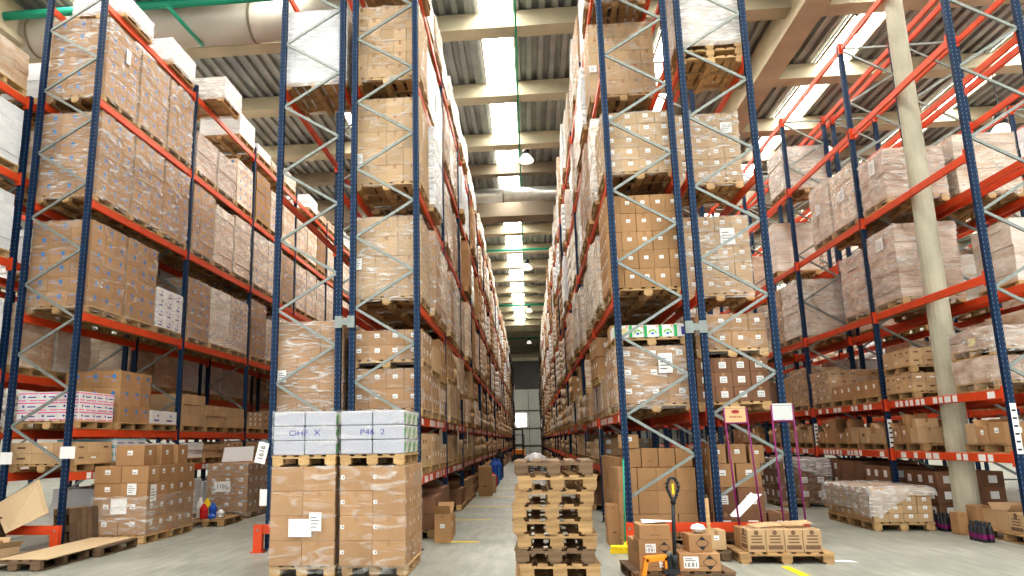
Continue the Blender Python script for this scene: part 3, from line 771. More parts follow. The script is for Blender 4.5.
# --- row B2
slot('B2', 0, 4, 0, 'light', 1.42, (5, 4, 6), 'wrap_low', 1, W=1.2, seed=1)  # paler board on the high loads: washed-out haze put into the colour
slot('B2', 0, 3, 0, 'light', 1.60, (4, 4, 5), 'wrap_low', 1, W=1.2, seed=2, sheets=((-.5, -.6, .5, .14, .2, 'f'),))
slot('B2', 0, 2, 0, 'light', 1.42, (3, 3, 4), 'wrap', 1, W=1.2, seed=3, sheets=((-.5, -.625, .62, .15, .2, 'f'),))
slot('B2', 0, 1, 0, 'label', .66, (4, 3, 2), 'wrap_low', 1, W=1.22, seed=1, tier='lower ')
load(xc('B2') + .0, SY(0, 0), zl('B2', 1) + .81, 1.24, 1.2, .5, 'label', 'upper half-height labelled carton load, stacked above the grey bales', n=(4, 3, 2), wrap='wrap_low', near=1, seed=1)
def aisle(row, bays, near_bays):
    sgn = 1 if row == 'B2' else -1
    for bay in range(0, bays):
        far = bay >= near_bays
        for s in range(3):
            for li, hm in ((2, 1.55), (3, 1.55), (4, 1.3 if row == 'C1' else 1.5), (5, .75 if row == 'B2' else 1.5)):
                if bay == 0 and s == (1 if row == 'C1' and li == 4 else 0) and li < 5: continue
                if bay == 0 and s == 0 and row == 'C1' and li == 4: continue
                if R.random() < .05: continue
                st = R.choice(('w_kraft', 'w_pale', 'w_white', 'w_pale', 'w_white', 'label')) if li > 2 else R.choice(('w_kraft', 'w_pale', 'w_label', 'w_label', 'label'))  # more pale and white wraps higher up paint in the white glare
                slot(row, bay, li, s, st, hm * R.uniform(.82, 1.04), R.choice(NV), 'wrap' if bay < 2 else None, far=far, ox=R.uniform(-.05, .10) * sgn, seed=R.randint(0, 2), W=R.choice((1.1, 1.17, 1.25)), L=R.choice((1.0, 1.1, 1.17)), rz=R.uniform(-.035, .035), jit=R.choice((.006, .012, .02)))
            if not (bay == 0 and s == 0):
                st = R.choice(('label', 'w_label', 'w_kraft', 'light'))
                h1 = R.uniform(.5, .75)
                slot(row, bay, 1, s, st, h1, (3, 3, 2), 'wrap_low' if bay < 2 else None, far=far, seed=R.randint(0, 2), tier='lower ', L=R.choice((1.0, 1.1)), ox=R.uniform(-.03, .08) * sgn)
                st = R.choice(('w_label', 'w_kraft', 'light', 'label'))
                if R.random() < .9: slot(row, bay, 1, s, st, R.uniform(.4, 1.45 - h1), (3, 3, 2), None, far=far, dz=h1 + .148, seed=R.randint(0, 2), tier='upper ', ox=R.uniform(-.08, .1) * sgn, L=R.choice((.9, 1.0, 1.1)), rz=R.uniform(-.06, .06), jit=.015)
            if bay > (0 if row == 'C1' else -1):
                if R.random() < .9: slot(row, bay, 0, s, R.choice(('light', 'small', 'lightlabel')), R.uniform(.3, .6), (3, 3, 2), None, far=far or bay > 2, jit=.03, seed=R.randint(0, 2))
                if R.random() < .8: slot(row, bay, -1, s, R.choice(('plain', 'brown', 'label')), R.uniform(.35, .7), (3, 3, 2), None, far=far or bay > 2, jit=.03, seed=R.randint(0, 2), ox=.05 * sgn)
aisle('B2', 21, 4)
aisle('C1', 21, 4)
# --- C1 / C2 front bay
slot('C1', 0, 4, 1, 'light', 1.5, (5, 4, 5), 'wrap_low', 1, W=1.24, seed=1, sheets=((-.56, -.61, .62, .14, .14, 'f'),))  # light board up here again paints in the haze of the upper levels
slot('C1', 0, 3, 0, 'lightlabel', 1.08, (4, 4, 5), 'wrap_low', 1, W=1.22, seed=2)
slot('C1', 0, 2, 0, 'label', 1.6, (5, 4, 5), None, 1, W=1.26, seed=3)
slot('C1', 0, 1, 0, 'label', .92, (3, 3, 3), 'wrap', 1, W=1.26, seed=4, tier='lower ', sheets=((.18, -.63, .62, .22, .32, 'f'),))
slot('C2', 0, 4, 0, 'w_pale', 1.3, (3, 4, 6), 'wrap_white', 0, W=1.12, seed=1, extra=2)
slot('C2', 0, 3, 0, 'lightlabel', 1.3, (4, 4, 6), 'wrap', 1, W=1.14, seed=2, sheets=((.35, -.61, 1.05, .2, .2, 'f'),), ox=-.0, oy=.75)
slot('C2', 0, 2, 0, 'lightlabel', 1.38, (4, 4, 5), 'wrap', 1, W=1.14, seed=3, sheets=((.2, -.61, 1.0, .25, .3, 'f'),), ox=-.0, oy=.75)
slot('C2', 0, 1, 0, 'brownlabel', .70, (4, 4, 3), None, 1, W=1.12, seed=1, tier='lower ', ox=-.12)
load(xc('C2') - .08, SY(0, 0), zl('C2', 1) + .85, 1.12, 1.17, .56, 'label', 'upper half-height labelled load under the orange beams of the sign stand rack', n=(4, 4, 2), wrap='wrap_low', near=1, seed=2)
for bay in range(0, 5):
    for s in range(3):
        if bay == 0 and s <= 1: continue
        for li in (1, 2, 3, 4):
            if R.random() < .3 and s < 2: slot('C2', bay, li, s, R.choice(('w_kraft', 'w_pale')), 1.2, R.choice(NV), None, far=bay > 0)
# green and white detergent boxes on top of the lower C1 load
e = empty('pallet', (xc('C1'), SY(0, 0), zl('C1', 1) + 1.068), 'bare pallet laid under the green and white boxes', 'pallet'); ob('deck', pallet_mesh(1.2, 1.17), parent=e)
for i in range(5):
    w = .235; b = MB(); h = .2
    b.cbox(-w / 2, w / 2, -.3, .3, 0, h, 'white_card', .004)
    y = -.3015
    b.quad((-w / 2 + .004, y, .004), (-w / 2 + .05, y, .004), (-w / 2 + .05, y, h - .004), (-w / 2 + .004, y, h - .004), 'green')
    if i in (1, 2, 3):
        for j in range(6):
            t0, t1 = j / 6 * math.pi, (j + 1) / 6 * math.pi
            r0, r1 = .045, .07
            b.quad((r0 * math.cos(t0) + .02, y, .06 + r0 * math.sin(t0)), (r1 * math.cos(t0) + .02, y, .06 + r1 * math.sin(t0)), (r1 * math.cos(t1) + .02, y, .06 + r1 * math.sin(t1)), (r0 * math.cos(t1) + .02, y, .06 + r0 * math.sin(t1)), 'lime' if j % 2 else 'green')
        b.poly([(.02 + .028 * math.cos(t), y, .06 + .02 * math.sin(t)) for t in [k * math.pi / 4 for k in range(8)]], 'blue_ink')
    else: b.quad((0, y, .03), (.09, y, .03), (.09, y, .16), (0, y, .16), 'navy_ink' if i == 4 else 'paper2')
    b.quad((w / 2 - .04, y, h - .04), (w / 2 - .015, y, h - .04), (w / 2 - .015, y, h - .01), (w / 2 - .04, y, h - .01), 'jack_orange')
    ob('carton', b, (xc('C1') - .48 + i * .24, SY(0, 0) - .28, zl('C1', 1) + 1.068 + .145), label='green and white box, %s along the row on the bare pallet over the wrapped cartons' % ORD[i], cat='box', group='green and white boxes')
for i in range(4):
    ob('carton', carton_mesh(.27, .5, .3, 'plain', i % 3), (xc('C1') - .45 + i * .3, SY(0, 0) + .3, zl('C1', 1) + 1.068 + .145), label='plain kraft carton, %s of the row behind the green and white boxes' % ORD[i], cat='carton', group='cartons behind the green boxes')

# --- row D / E / F / G
slot('D', 0, 3, 2, 'w_brown', 1.0, (3, 3, 6), 'wrap', 0, W=1.15, L=1.1, sheets=((-.6, -.1, .75, .26, .3, 'l'),))
slot('D', 1, 3, 0, 'w_label', 1.25, (3, 3, 4), 'wrap', 0, L=1.15, sheets=((-.6, 0, .7, .35, .25, 'l'),))
slot('D', 1, 3, 1, 'w_kraft', 1.35, (2, 3, 4), 'wrap', 0, sheets=((-.6, .1, .8, .3, .25, 'l'),))
slot('D', 0, 2, 2, 'w_brown', 1.45, (3, 3, 8), 'wrap', 0, W=1.15, sheets=((-.6, .0, 1.2, .3, .25, 'l'),))
slot('D', 1, 2, 0, 'w_brown', 1.3, (3, 3, 8), 'wrap', 0)
slot('D', 2, 4, 0, 'w_pale', 1.2, (4, 4, 6), 'wrap', 0, W=1.2)
slot('D', 2, 2, 0, 'w_pale', 1.5, (5, 4, 9), 'wrap_low', 0, W=1.2)
slot('D', 2, 2, 1, 'small', 1.5, (5, 4, 8), 'wrap', 0, W=1.2)
slot('D', 2, 3, 1, 'w_pale', 1.4, (3, 3, 6), None)
slot('D', 3, 2, 0, 'w_pale', 1.5, (3, 3, 9), 'wrap'); slot('D', 3, 2, 1, 'w_brown', 1.4, (3, 3, 9), 'wrap'); slot('D', 3, 3, 1, 'w_kraft', 1.4, (3, 3, 5), None)
for bay in range(3, 7):
    for s in range(3):
        for li in (2, 3):
            if bay > 3 and R.random() < .6: slot('D', bay, li, s, R.choice(('w_kraft', 'w_brown', 'w_pale')), 1.4, R.choice(NV))
# D second level: half-height pallets, two tiers
slot('D', 0, 1, 0, 'w_brown', .38, (3, 8, 1), 'wrap_low', 0, tier='lower ')
load(xc('D'), SY(0, 0), zl('D', 1) + .53, 1.17, 1.17, .32, 'w_brown', 'upper half-height wrapped load with a yellow slip, outer bay of the concrete column rack', n=(3, 5, 2), wrap='wrap', sheets=((-.6, -.1, .2, .2, .12, 'l', 'paper2', False),))
slot('D', 0, 1, 2, 'small', .34, (5, 5, 2), None, 0, tier='lower ', L=1.1)
load(xc('D'), SY(0, 2), zl('D', 1) + .49, 1.17, 1.1, .32, 'small', 'upper tray-like small-box load beside the concrete column', n=(5, 5, 2), wrap=None)
slot('D', 1, 1, 0, 'label', .32, (3, 3, 1), None, 0); slot('D', 1, 1, 1, 'label', .32, (3, 3, 1), None, 0)
slot('D', 1, 1, 2, 'small', .75, (5, 5, 4), 'wrap_low', 0)
slot('D', 2, 1, 0, 'small', .95, (5, 5, 5), 'wrap_low', 0); slot('D', 2, 1, 1, 'light', .8, (3, 3, 4), None, 0); slot('D', 2, 1, 2, 'brown', .8, (3, 3, 4), 'wrap_low', 0)
for bay in range(3, 6):
    for s in range(3): slot('D', bay, 1, s, R.choice(('small', 'light', 'brown')), R.uniform(.5, 1), (4, 4, 4), None, far=bay > 3)
for bay in range(0, 5):
    for s in range(3):
        if bay == 0 and s <= 1: continue
        if bay == 2 and s == 0: continue
        slot('D', bay, -1, s, R.choice(('brownlabel', 'brownlabel', 'brown')), R.uniform(.8, .98), (3, 3, 3), None, jit=.02, far=bay > 3, ox=.15 if bay == 0 else 0)
# E, F, G
slot('E', 0, 3, 2, 'w_kraft', 1.2, (3, 3, 5), 'wrap'); slot('E', 1, 3, 0, 'label', 1.3, (3, 3, 5), None)
for row, bays, pr_ in (('E', 6, .4), ('F', 6, .62), ('G', 6, .5)):
    for bay in range(bays):
        for s in range(3):
            for li in range(0 if row != 'G' else 0, 4 if row != 'F' else 5):
                if row == 'E' and ((bay == 0 and li == 3) or (bay == 1 and s == 0 and li == 3)): continue
                if row == 'E' and li >= 3 and R.random() < .6: continue
                if R.random() < pr_:
                    hm = .5 if (li == 0 and row != 'G') else 1.35
                    st = R.choice(('w_pale', 'w_kraft', 'w_white', 'w_brown'))
                    near_ = row in 'EF' and bay < 3 and li >= 1
                    slot(row, bay, li, s, st, hm * R.uniform(.8, 1), R.choice(NV), None, far=not near_)

# concrete column
b = MB(); b.lathe([(.205, 0), (.185, 4.5), (.165, 9), (.15, H)], 'pillar', 16); o = ob('column', b.mesh('column', False), (7.50, 14.35, 0), label='pale round concrete column rising through the rack to the roof', cat='column', kind=None)

# ------------------------------------------------------------------ loose goods on the column rack's lower shelf
def thing_pallet(x, y, z, W, L, label, rz=0, dark=False, group=None):
    e = empty('pallet', (x, y, z), label, 'pallet', group, rz)
    hw, hl = W / 2, L / 2; k = 'wood_dark' if dark else 'wood_old'
    b = MB()
    n = 7 if W > 1 else 5
    for j in range(n):
        xx = -hw + .055 + j * (W - .11) / (n - 1); w = .066 if j % 2 == 0 else .05
        b.box(xx - w, xx + w, -hl, hl, .122, .144, k)
    for i in range(3): b.box(-hw, hw, -hl + .0 + i * (L - .1) / 2, -hl + .1 + i * (L - .1) / 2, .1, .122, k)
    ob('deck_boards', b, parent=e)
    bb = MB(); bb.box(-.05, .05, -hl, hl, 0, .022, k); bb = bb.mesh('bottom_board')
    for j in range(3): ob('bottom_board', bb, (-hw + .06 + j * (W - .12) / 2, 0, 0), parent=e)
    blk = MB(); blk.box(-.07, .07, -.05, .05, .022, .1, k); blk = blk.mesh('block')
    for i in range(3):
        for j in range(3): ob('block', blk, (-hw + .07 + j * (W - .14) / 2, -hl + .05 + i * (L - .1) / 2, 0), parent=e)
    return e
def carton(x, y, z, w, d, h, style, label, rz=0, v=0, group=None, cat='carton', open_=False):
    o = ob('carton', carton_mesh(w, d, h, style, v), (x, y, z), rz, label=label, cat=cat, group=group)
    if open_:
        for s_ in (-1, 1):
            b = MB(); b.quad((-w / 2, 0, 0), (w / 2, 0, 0), (w / 2, d * .45, 0), (-w / 2, d * .45, 0), BOXK[style])
            ob('flap', b, (0, s_ * d / 2, h + .002), parent=o, rot=((2.1 if s_ > 0 else 2.4) if s_ < 0 else .75, 0, 0))
    return o
zD = zl('D', 0)
STY = {'plain': 'plain kraft', 'light': 'light kraft', 'label': 'white-labelled kraft', 'brownlabel': 'dark labelled', 'brown': 'dark brown', 'small': 'small printed', 'lightlabel': 'light labelled'}
for bay in range(0, 5):
    for s in range(3):
        if bay == 0 and s == 1: continue
        y = SY(bay, s); cols = 3 if bay < 3 else 2
        thing_pallet(xc('D'), y, zD, 1.15, 1.15, 'open pallet on the lower beams, %s bay %s place, concrete column rack' % (ORD[bay], ORD[s]), group='pallets on the lower beams of the column rack') if bay < 3 else ob('pallet', pallet_mesh(1.15, 1.15), (xc('D'), y, zD), label='pallet on the lower beams, %s bay %s place, concrete column rack' % (ORD[bay], ORD[s]), cat='pallet')
        for c_ in range(cols):
            for r_ in range(2 if bay < 3 else 1):
                st = R.choice(('plain', 'light', 'label', 'small', 'lightlabel')); w = 1.08 / cols
                hh = R.uniform(.2, .34); dd = R.uniform(.35, .45); ww = w * R.uniform(.8, .96)
                xx = xc('D') - .38 + r_ * .5; yy = y - .54 + (c_ + .5) * w
                carton(xx, yy, zD + .146, dd, ww, hh, st, '%s carton, %s %s, %s pallet, %s bay, lower beams, column rack' % (STY[st], ORD[c_], 'front' if r_ == 0 else 'back', ORD[s], ORD[bay]), R.uniform(-.12, .12), R.randint(0, 2), open_=(R.random() < .25 and r_ == 0))
                if R.random() < .45: 
                    st2 = R.choice(('plain', 'light', 'label'))
                    carton(xx, yy, zD + .148 + hh, dd * .85, ww * .85, R.uniform(.14, .22), st2, '%s carton on top, %s %s, %s pallet, %s bay, column rack' % (STY[st2], ORD[c_], 'front' if r_ == 0 else 'back', ORD[s], ORD[bay]), R.uniform(-.25, .25), R.randint(0, 2))
# tall paper location strips on the column rack uprights
for x, y, z, h_, l_ in ((7.19, Y0 - .06, 1.35, .75, 'nearest'), (7.19, Y0 + BAY - .06, 1.35, .62, 'second'), (7.19, Y0 + 2 * BAY - .06, 1.35, .62, 'third')):
    b = MB(); b.quad((-.045, 0, 0), (.045, 0, 0), (.045, 0, h_), (-.045, 0, h_), 'paper')
    for i in range(6): b.quad((-.03, -.001, .05 + i * h_ / 6.5), (.03, -.001, .05 + i * h_ / 6.5), (.03, -.001, .08 + i * h_ / 6.5), (-.03, -.001, .08 + i * h_ / 6.5), 'ink')
    ob('location_strip', b, (x + .06, y, z), label='tall white location strip on the %s upright of the concrete column rack' % l_, cat='label')

# ------------------------------------------------------------------ the two wrapped loads at the front
def front_load(xm, yc, W, L, lab, sheets, marks, seed, lbl):
    e = load(xm, yc, 0, W, L, 1.225, 'plain' if not marks else 'corner', lab, n=(2, 4, 4), wrap='wrap_low', near=2, seed=seed, sheets=sheets, jit=.003)
    return e
WL, WR = .86, .86
front_load(-2.94, 10.43, .85, 1.25, 0, ((-.02, -.655, .5, .30, .22, 'f', 'paper', False), (.18, -.66, .57, .16, .23, 'f')), False, 2, 0)['label'] = 'wrapped plain carton load on a pallet with a blank white sheet on its face'
front_load(-2.02, 10.52, .85, 1.48, 0, (), True, 4, 0)['label'] = 'wrapped load of cartons with small white labels beside the aisle, under leaflet bales'
for (xm, nm, words_, sd) in ((-2.94, 'over the plain cartons with the blank sheet', 'OHF  X', 1), (-2.035, 'over the small-labelled cartons beside the aisle', 'P46  2', 2)):
    e = empty('pallet', (xm, 10.42, 1.372), 'pallet sandwiched under the grey bales ' + nm, 'pallet'); ob('deck', pallet_mesh(.84, 1.22), parent=e)
    e = empty('bale_load', (xm, 10.42, 1.518), 'wrapped grey leaflet bales with black handwriting, ' + nm, 'bales')
    for iz in range(3):
        for ix in range(2):
            for iy in range(3):
                b = MB(); b.cbox(-.208, .208, -.195, .195, 0, .182, 'bale', .012)
                for s_ in (-1, 1): b.quad((s_ * .2095, -.18 * s_, .012), (s_ * .2095, .18 * s_, .012), (s_ * .2095, .18 * s_, .17), (s_ * .2095, -.18 * s_, .17), 'leaflets')
                ob('paper_bale', b, (-.212 + ix * .424, -.4 + iy * .4, iz * .187), parent=e)
    t = text_mesh(words_, .10, 'navy_ink'); ob('handwriting', t, (0.0, -.597, .28), parent=e, rot=(math.pi / 2, 0, 0), scale=(1.3, 1, 1))
    ob('stretch_wrap', wrap_mesh(.85, 1.2, .565, 'wrap_low', sd, True, 0), parent=e)
# the loose upright red-banded load seen beside them
load(-3.78, 11.35, 0, .5, .8, 1.9, 'pink', 'narrow pink-banded load squeezed between the front pallets and the orange guard', n=(1, 2, 9), wrap='wrap', near=1) if False else None

# ------------------------------------------------------------------ pallet stack in the aisle
for i in range(10):
    z = i * .145; rr = random.Random(i * 13 + 1)
    thing_pallet(.235 + rr.uniform(-.03, .03), 8.62 + rr.uniform(-.03, .04), z, .80, 1.2, 'empty pallet in the aisle stack, %s from the top' % ORD[9 - i] if i < 9 else 'dark weathered pallet on top of the stack in the aisle', rr.uniform(-.03, .03), dark=(i == 9 or i == 3), group='stacked empty pallets in the aisle')
for i in range(2):
    thing_pallet(.27, 9.9, i * .145, .8, 1.2, 'low pallet just behind the tall aisle stack, %s up' % ORD[i], .02, dark=True)

# ------------------------------------------------------------------ pallet truck with its cartons
e = empty('pallet_truck', (1.42, 8.86, 0), 'orange hand pallet truck with a black looped handle under small cartons', 'pallet truck')
b = MB(); b.tube((.10, -.08, .34), (.12, -.12, .98), .021, 'dark', 10)
b.tube((.10, -.08, .30), (.10, -.08, .42), .035, 'dark', 10); ob('handle_shaft', b.mesh('handle_shaft', True), parent=e)
b = MB(); pts = []
for k in range(17):
    t = 2 * math.pi * k / 16; pts.append((.125 + .062 * math.sin(t) * (1 if math.cos(t) > -.2 else .75), -.13, 1.12 + .115 * math.cos(t)))
for k in range(16): b.tube(pts[k], pts[k + 1], .017, 'dark', 8)
b.tube((.12, -.12, .96), (.125, -.13, 1.02), .03, 'dark', 8); ob('handle_loop', b.mesh('handle_loop', True), parent=e)
b = MB(); b.bar((.125, -.135, 1.06), (.125, -.135, 1.17), .02, .02, 'yellow'); ob('release_lever', b, parent=e)
b = MB(); b.tube((.06, -.02, .10), (.06, -.02, .40), .055, 'dark', 14); b.tube((.06, -.02, .4), (.06, -.02, .44), .03, 'galv', 10); b.box(-.02, .14, -.09, .06, .22, .27, 'dark'); ob('hydraulic_pump', b, parent=e)
b = MB()
b.bar((-.20, .02, .36), (.03, .02, .38), .16, .045, 'jack_orange'); b.bar((-.27, .02, .06), (-.19, .02, .37), .16, .045, 'jack_orange'); b.box(.0, .045, -.06, .1, .27, .385, 'jack_orange'); b.box(-.28, .30, .08, .16, .05, .11, 'jack_orange')
ob('lifting_frame', b, parent=e)
for s_ in (-.18, .22):
    b = MB(); b.cbox(s_ - .08, s_ + .08, .1, 1.25, .05, .1, 'jack_orange', .01); b.tube((s_ - .04, 1.15, .045), (s_ + .04, 1.15, .045), .04, 'dark', 12); ob('fork', b, parent=e)
for s_ in (0.0, .12):
    b = MB(); b.tube((s_ - .03, -.02, .08), (s_ + .03, -.02, .08), .08, 'dark', 18); b.tube((s_ - .035, -.02, .08), (s_ + .035, -.02, .08), .03, 'galv', 10); ob('wheel', b.mesh('wheel', False), parent=e)
thing_pallet(1.70, 9.85, .0, 1.15, .95, 'low dark pallet carried on the orange pallet truck', .06, dark=True)
zt = .145
def hazard_mark(parent, x, y, z, s, face='f'):
    b = MB()
    b.poly([(0, 0, s), (-s * .5, 0, s * .45), (s * .5, 0, s * .45)][::-1], 'ink'); b.poly([(0, 0, -s), (s * .5, 0, -s * .45), (-s * .5, 0, -s * .45)][::-1], 'ink')
    w = .006
    for a, c in (((0, s), (s, 0)), ((s, 0), (0, -s)), ((0, -s), (-s, 0)), ((-s, 0), (0, s))):
        b.bar((a[0], -.0, a[1]), (c[0], -.0, c[1]), .001, w, 'ink')
    ob('hazard_diamond', b, (x, y, z), parent=parent)
def shipping_label(parent, x, y, z, w, h):
    b = MB(); b.quad((-w / 2, 0, -h / 2), (w / 2, 0, -h / 2), (w / 2, 0, h / 2), (-w / 2, 0, h / 2), 'paper')
    n = 9
    for i in range(n):
        if i % 3 == 1: continue
        x0 = -w * .4 + i * w * .8 / n; b.quad((x0, -.001, -h * .38), (x0 + w * .05, -.001, -h * .38), (x0 + w * .05, -.001, -h * .02), (x0, -.001, -h * .02), 'ink')
    b.quad((-w * .4, -.001, h * .12), (w * .3, -.001, h * .12), (w * .3, -.001, h * .18), (-w * .4, -.001, h * .18), 'ink'); b.quad((-w * .4, -.001, h * .28), (w * .1, -.001, h * .28), (w * .1, -.001, h * .34), (-w * .4, -.001, h * .34), 'ink')
    ob('shipping_label', b, (x, y, z), parent=parent)
for i, (w, h, z, nm) in enumerate(((.40, .17, zt, 'bottom'), (.39, .175, zt + .172, 'middle'), (.36, .17, zt + .349, 'top'))):
    o = carton(1.42, 9.62, z, w, .4, h, 'plain', '%s carton of the three piled behind the truck handle' % nm, .02)
    if i == 1: shipping_label(o, -.06, -.203, .085, .12, .1); hazard_mark(o, .1, -.203, .09, .065)
    if i == 0: shipping_label(o, .08, -.203, .085, .1, .08)
carton(1.42, 10.08, zt, .42, .4, .3, 'plain', 'carton hidden behind the three piled on the pallet truck', .05)
o = carton(1.92, 9.60, zt - .0, .46, .38, .2, 'plain', 'wide carton with barcode label and diamond mark on the truck pallet', -.03); shipping_label(o, -.1, -.193, .1, .17, .13); hazard_mark(o, .11, -.193, .1, .078)
o = carton(1.94, 9.62, zt + .202, .27, .26, .2, 'plain', 'small cube carton with diamond mark on the wide barcode carton', .1); hazard_mark(o, .02, -.133, .1, .075)
b = MB(); b.lathe([(.001, 0), (.05, .01), (.09, .05), (.07, .09), (.001, .11)], 'white_plastic', 9); ob('paper_scrap', b, (1.96, 9.62, zt + .405), label='crumpled white paper on the small cube carton', cat='paper')
b = MB(); b.box(-.02, .02, -.015, .015, 0, .78, 'wood'); ob('wooden_batten', b, (2.16, 9.95, zt), label='upright pale wooden batten beside the small cube carton', cat='batten')
b = MB(); b.quad((-.2, -.15, 0), (.2, -.12, .015), (.17, .15, .0), (-.18, .12, .02), 'paper'); ob('paper_sheet', b, (1.5, 9.66, zt + .53), label='loose white sheet lying on the topmost truck carton', cat='paper')

# ------------------------------------------------------------------ broom
e = empty('broom', (1.34, 11.9, 0), 'yellow floor broom with a green handle leaning on the aisle rack upright', 'broom')
b = MB(); b.tube((.02, .0, .11), (.09, .22, 1.36), .014, 'green_pipe', 10); ob('handle', b.mesh('handle', True), parent=e)
b = MB(); b.cbox(-.2, .2, -.04, .04, .075, .115, 'yellow', .01); b.tube((.015, 0, .1), (.03, .02, .17), .022, 'yellow', 8); ob('broom_head', b, parent=e)
b = MB()
for i in range(28):
    for j in range(4):
        x = -.19 + i * .014; y = -.03 + j * .02; b.bar((x, y, .08), (x * 1.08, y * 1.5 - .01, .002), .006, .006, 'yellow')
ob('bristles', b, parent=e)

# ------------------------------------------------------------------ magenta sign stands
def stand(x, y, w, label, boardkey, dx, z1, h, txt):
    e = empty('sign_stand', (x, y, 0), label, 'sign stand')
    for s_ in (0, w):
        b = MB(); b.tube((s_ + dx * .0, 0, .02), (s_ - dx, 0, z1), .013, 'magenta', 8); ob('pole', b.mesh('pole', True), parent=e)
        b = MB(); b.tube((s_, -.09, .015), (s_, .09, .015), .013, 'magenta', 8); ob('foot', b, parent=e)
    b = MB(); b.tube((-dx, 0, z1), (w - dx, 0, z1), .013, 'magenta', 8); b.tube((-dx, 0, z1 - h), (w - dx, 0, z1 - h), .013, 'magenta', 8); ob('crossbar', b, parent=e)
    b = MB(); b.box(-dx + .012, w - dx - .012, -.012, -.006, z1 - h + .012, z1 + .03, boardkey); p = ob('sign_board', b, parent=e)
    if txt:
        b = MB(); b.poly([(w / 2 - dx + .06 * math.cos(t), -.014, z1 - .05 + .028 * math.sin(t)) for t in [k * math.pi / 8 for k in range(16)]], 'logo_red'); ob('oval_emblem', b, parent=p)
        b = MB()
        for i in range(7): b.quad((w / 2 - dx - .09 + i * .027, -.014, z1 - .14), (w / 2 - dx - .075 + i * .027, -.014, z1 - .14), (w / 2 - dx - .075 + i * .027, -.014, z1 - .115), (w / 2 - dx - .09 + i * .027, -.014, z1 - .115), 'logo_red')
        ob('lettering', b, parent=p)
stand(3.05, 11.93, .33, 'magenta sign stand with a tan board and dark red oval emblem', 'kraft_sign', .10, 2.09, .22, True)
stand(3.67, 11.93, .31, 'magenta sign stand with a plain pale grey board', 'paper_grey', .02, 2.12, .23, False)

# ------------------------------------------------------------------ open pallets in front of the sign stands
thing_pallet(3.35, 11.30, 0, 1.2, .8, 'pallet of long boxes standing before the magenta sign stands')
thing_pallet(2.27, 11.5, 0, .8, .8, 'dark pallet half behind the long-box pallet, below the tan sign', .05, dark=True)
for i in range(4):
    carton(2.99 + i * .24, 11.12, .146, .235, .36, .29, 'longbox', 'printed upright box, %s along the front row before the sign stands' % ORD[i], 0, 1, 'printed boxes before the sign stands')
    carton(2.99 + i * .24, 11.48, .146, .235, .33, .27, 'plain', 'plain box, %s along the row behind the printed upright boxes' % ORD[i], 0, i % 3, 'plain boxes before the sign stands')
carton(2.5, 11.30, .146, .26, .3, .26, 'lightlabel', 'small carton on the dark pallet beside the long-box pallet', .1)
for i, (x, rz) in enumerate(((3.2, .3), (3.5, -.25), (3.62, .1))):
    b = MB(); b.quad((-.2, -.12, 0), (.2, -.12, .02), (.2, .12, .05), (-.2, .12, .03), 'kraft_light'); ob('cardboard_flap', b, (x, 11.28, .44 + i * .012), rz, label='loose cardboard flap, %s across the top of the printed boxes' % ORD[i], cat='cardboard')
b = MB(); b.quad((0, 0, 0), (.12, 0, 0), (.5, .1, .32), (.38, .1, .32), 'white_plastic'); b.quad((0, 0, 0), (.38, .1, .32), (.36, .2, .34), (0, .1, .02), 'paper'); ob('foam_sheet', b, (2.95, 12.0, .5), label='white foam strip poking out below the brace behind the tan sign', cat='foam')
b = MB(); b.quad((4.02, 11.05, .006), (4.3, 11.0, .006), (4.26, 11.2, .006), (4.05, 11.22, .006), 'paper'); ob('paper_sheet', b, label='white sheet lying on the floor beside the long-box pallet', cat='paper')

# ------------------------------------------------------------------ cartons on the floor under the C racks
load(1.98, 13.1, 0, 1.2, 1.1, 1.06, 'plain', 'plain carton stack on a floor pallet behind the broom and truck handle', n=(4, 3, 3), wrap=None, near=1, jit=.012)
for i in range(4): carton(1.66 + i * .27, 12.95, 1.205 + .002, .26, .36, .3, 'plain', 'carton, %s along the top row behind the truck handle' % ORD[i], 0, i % 3, 'top row cartons behind the truck handle')
carton(1.30, 12.96, .003, .20, .42, .62, 'plain', 'tall carton standing beside the foot of the aisle upright'); 
carton(1.62, 12.9, 1.5 + .012, .3, .3, .22, 'label', 'labelled carton perched on the top row beside the broom')
for i, (x, y, w, h, zz) in enumerate(((2.98, 12.75, .40, .37, 0), (3.40, 12.75, .40, .37, 0), (3.82, 12.75, .40, .36, 0), (2.98, 12.78, .4, .37, .373), (3.40, 12.78, .40, .37, .373), (3.0, 12.80, .38, .36, .746), (3.40, 12.80, .38, .36, .746), (2.96, 12.82, .26, .3, 1.109), (3.26, 12.82, .28, .3, 1.109), (3.56, 12.82, .22, .28, 1.109))):
    carton(x, y, zz + .147, w, .5, h, 'brownlabel' if i < 5 else 'label', '%s carton behind the magenta poles, %s counted from the floor up' % ('labelled brown' if i < 5 else 'labelled kraft', ORD[i]), R.uniform(-.03, .03), i % 3)
thing_pallet(3.4, 12.85, 0, 1.2, .8, 'floor pallet under the labelled cartons behind the magenta poles')
for s in (1, 2):
    load(xc('C2'), SY(0, s), 0, 1.1, 1.15, 1.2, 'brown', 'dark carton load on the floor, %s place in behind the sign stands' % ORD[s], n=(3, 3, 4), wrap=None)
    load(xc('C1'), SY(0, s), 0, 1.17, 1.15, 1.2, 'plain', 'carton load on the floor, %s place behind the broom upright' % ORD[s], n=(3, 3, 4), wrap=None, jit=.02)
carton(-1.62, 14.35, .003, .40, .42, .33, 'plain', 'closed carton alone on the aisle floor beside the dashed lines', .05)
carton(-1.52, 13.45, .003, .28, .5, .45, 'label', 'open carton at the aisle edge just beyond the front pallets', 0, 0, open_=True)
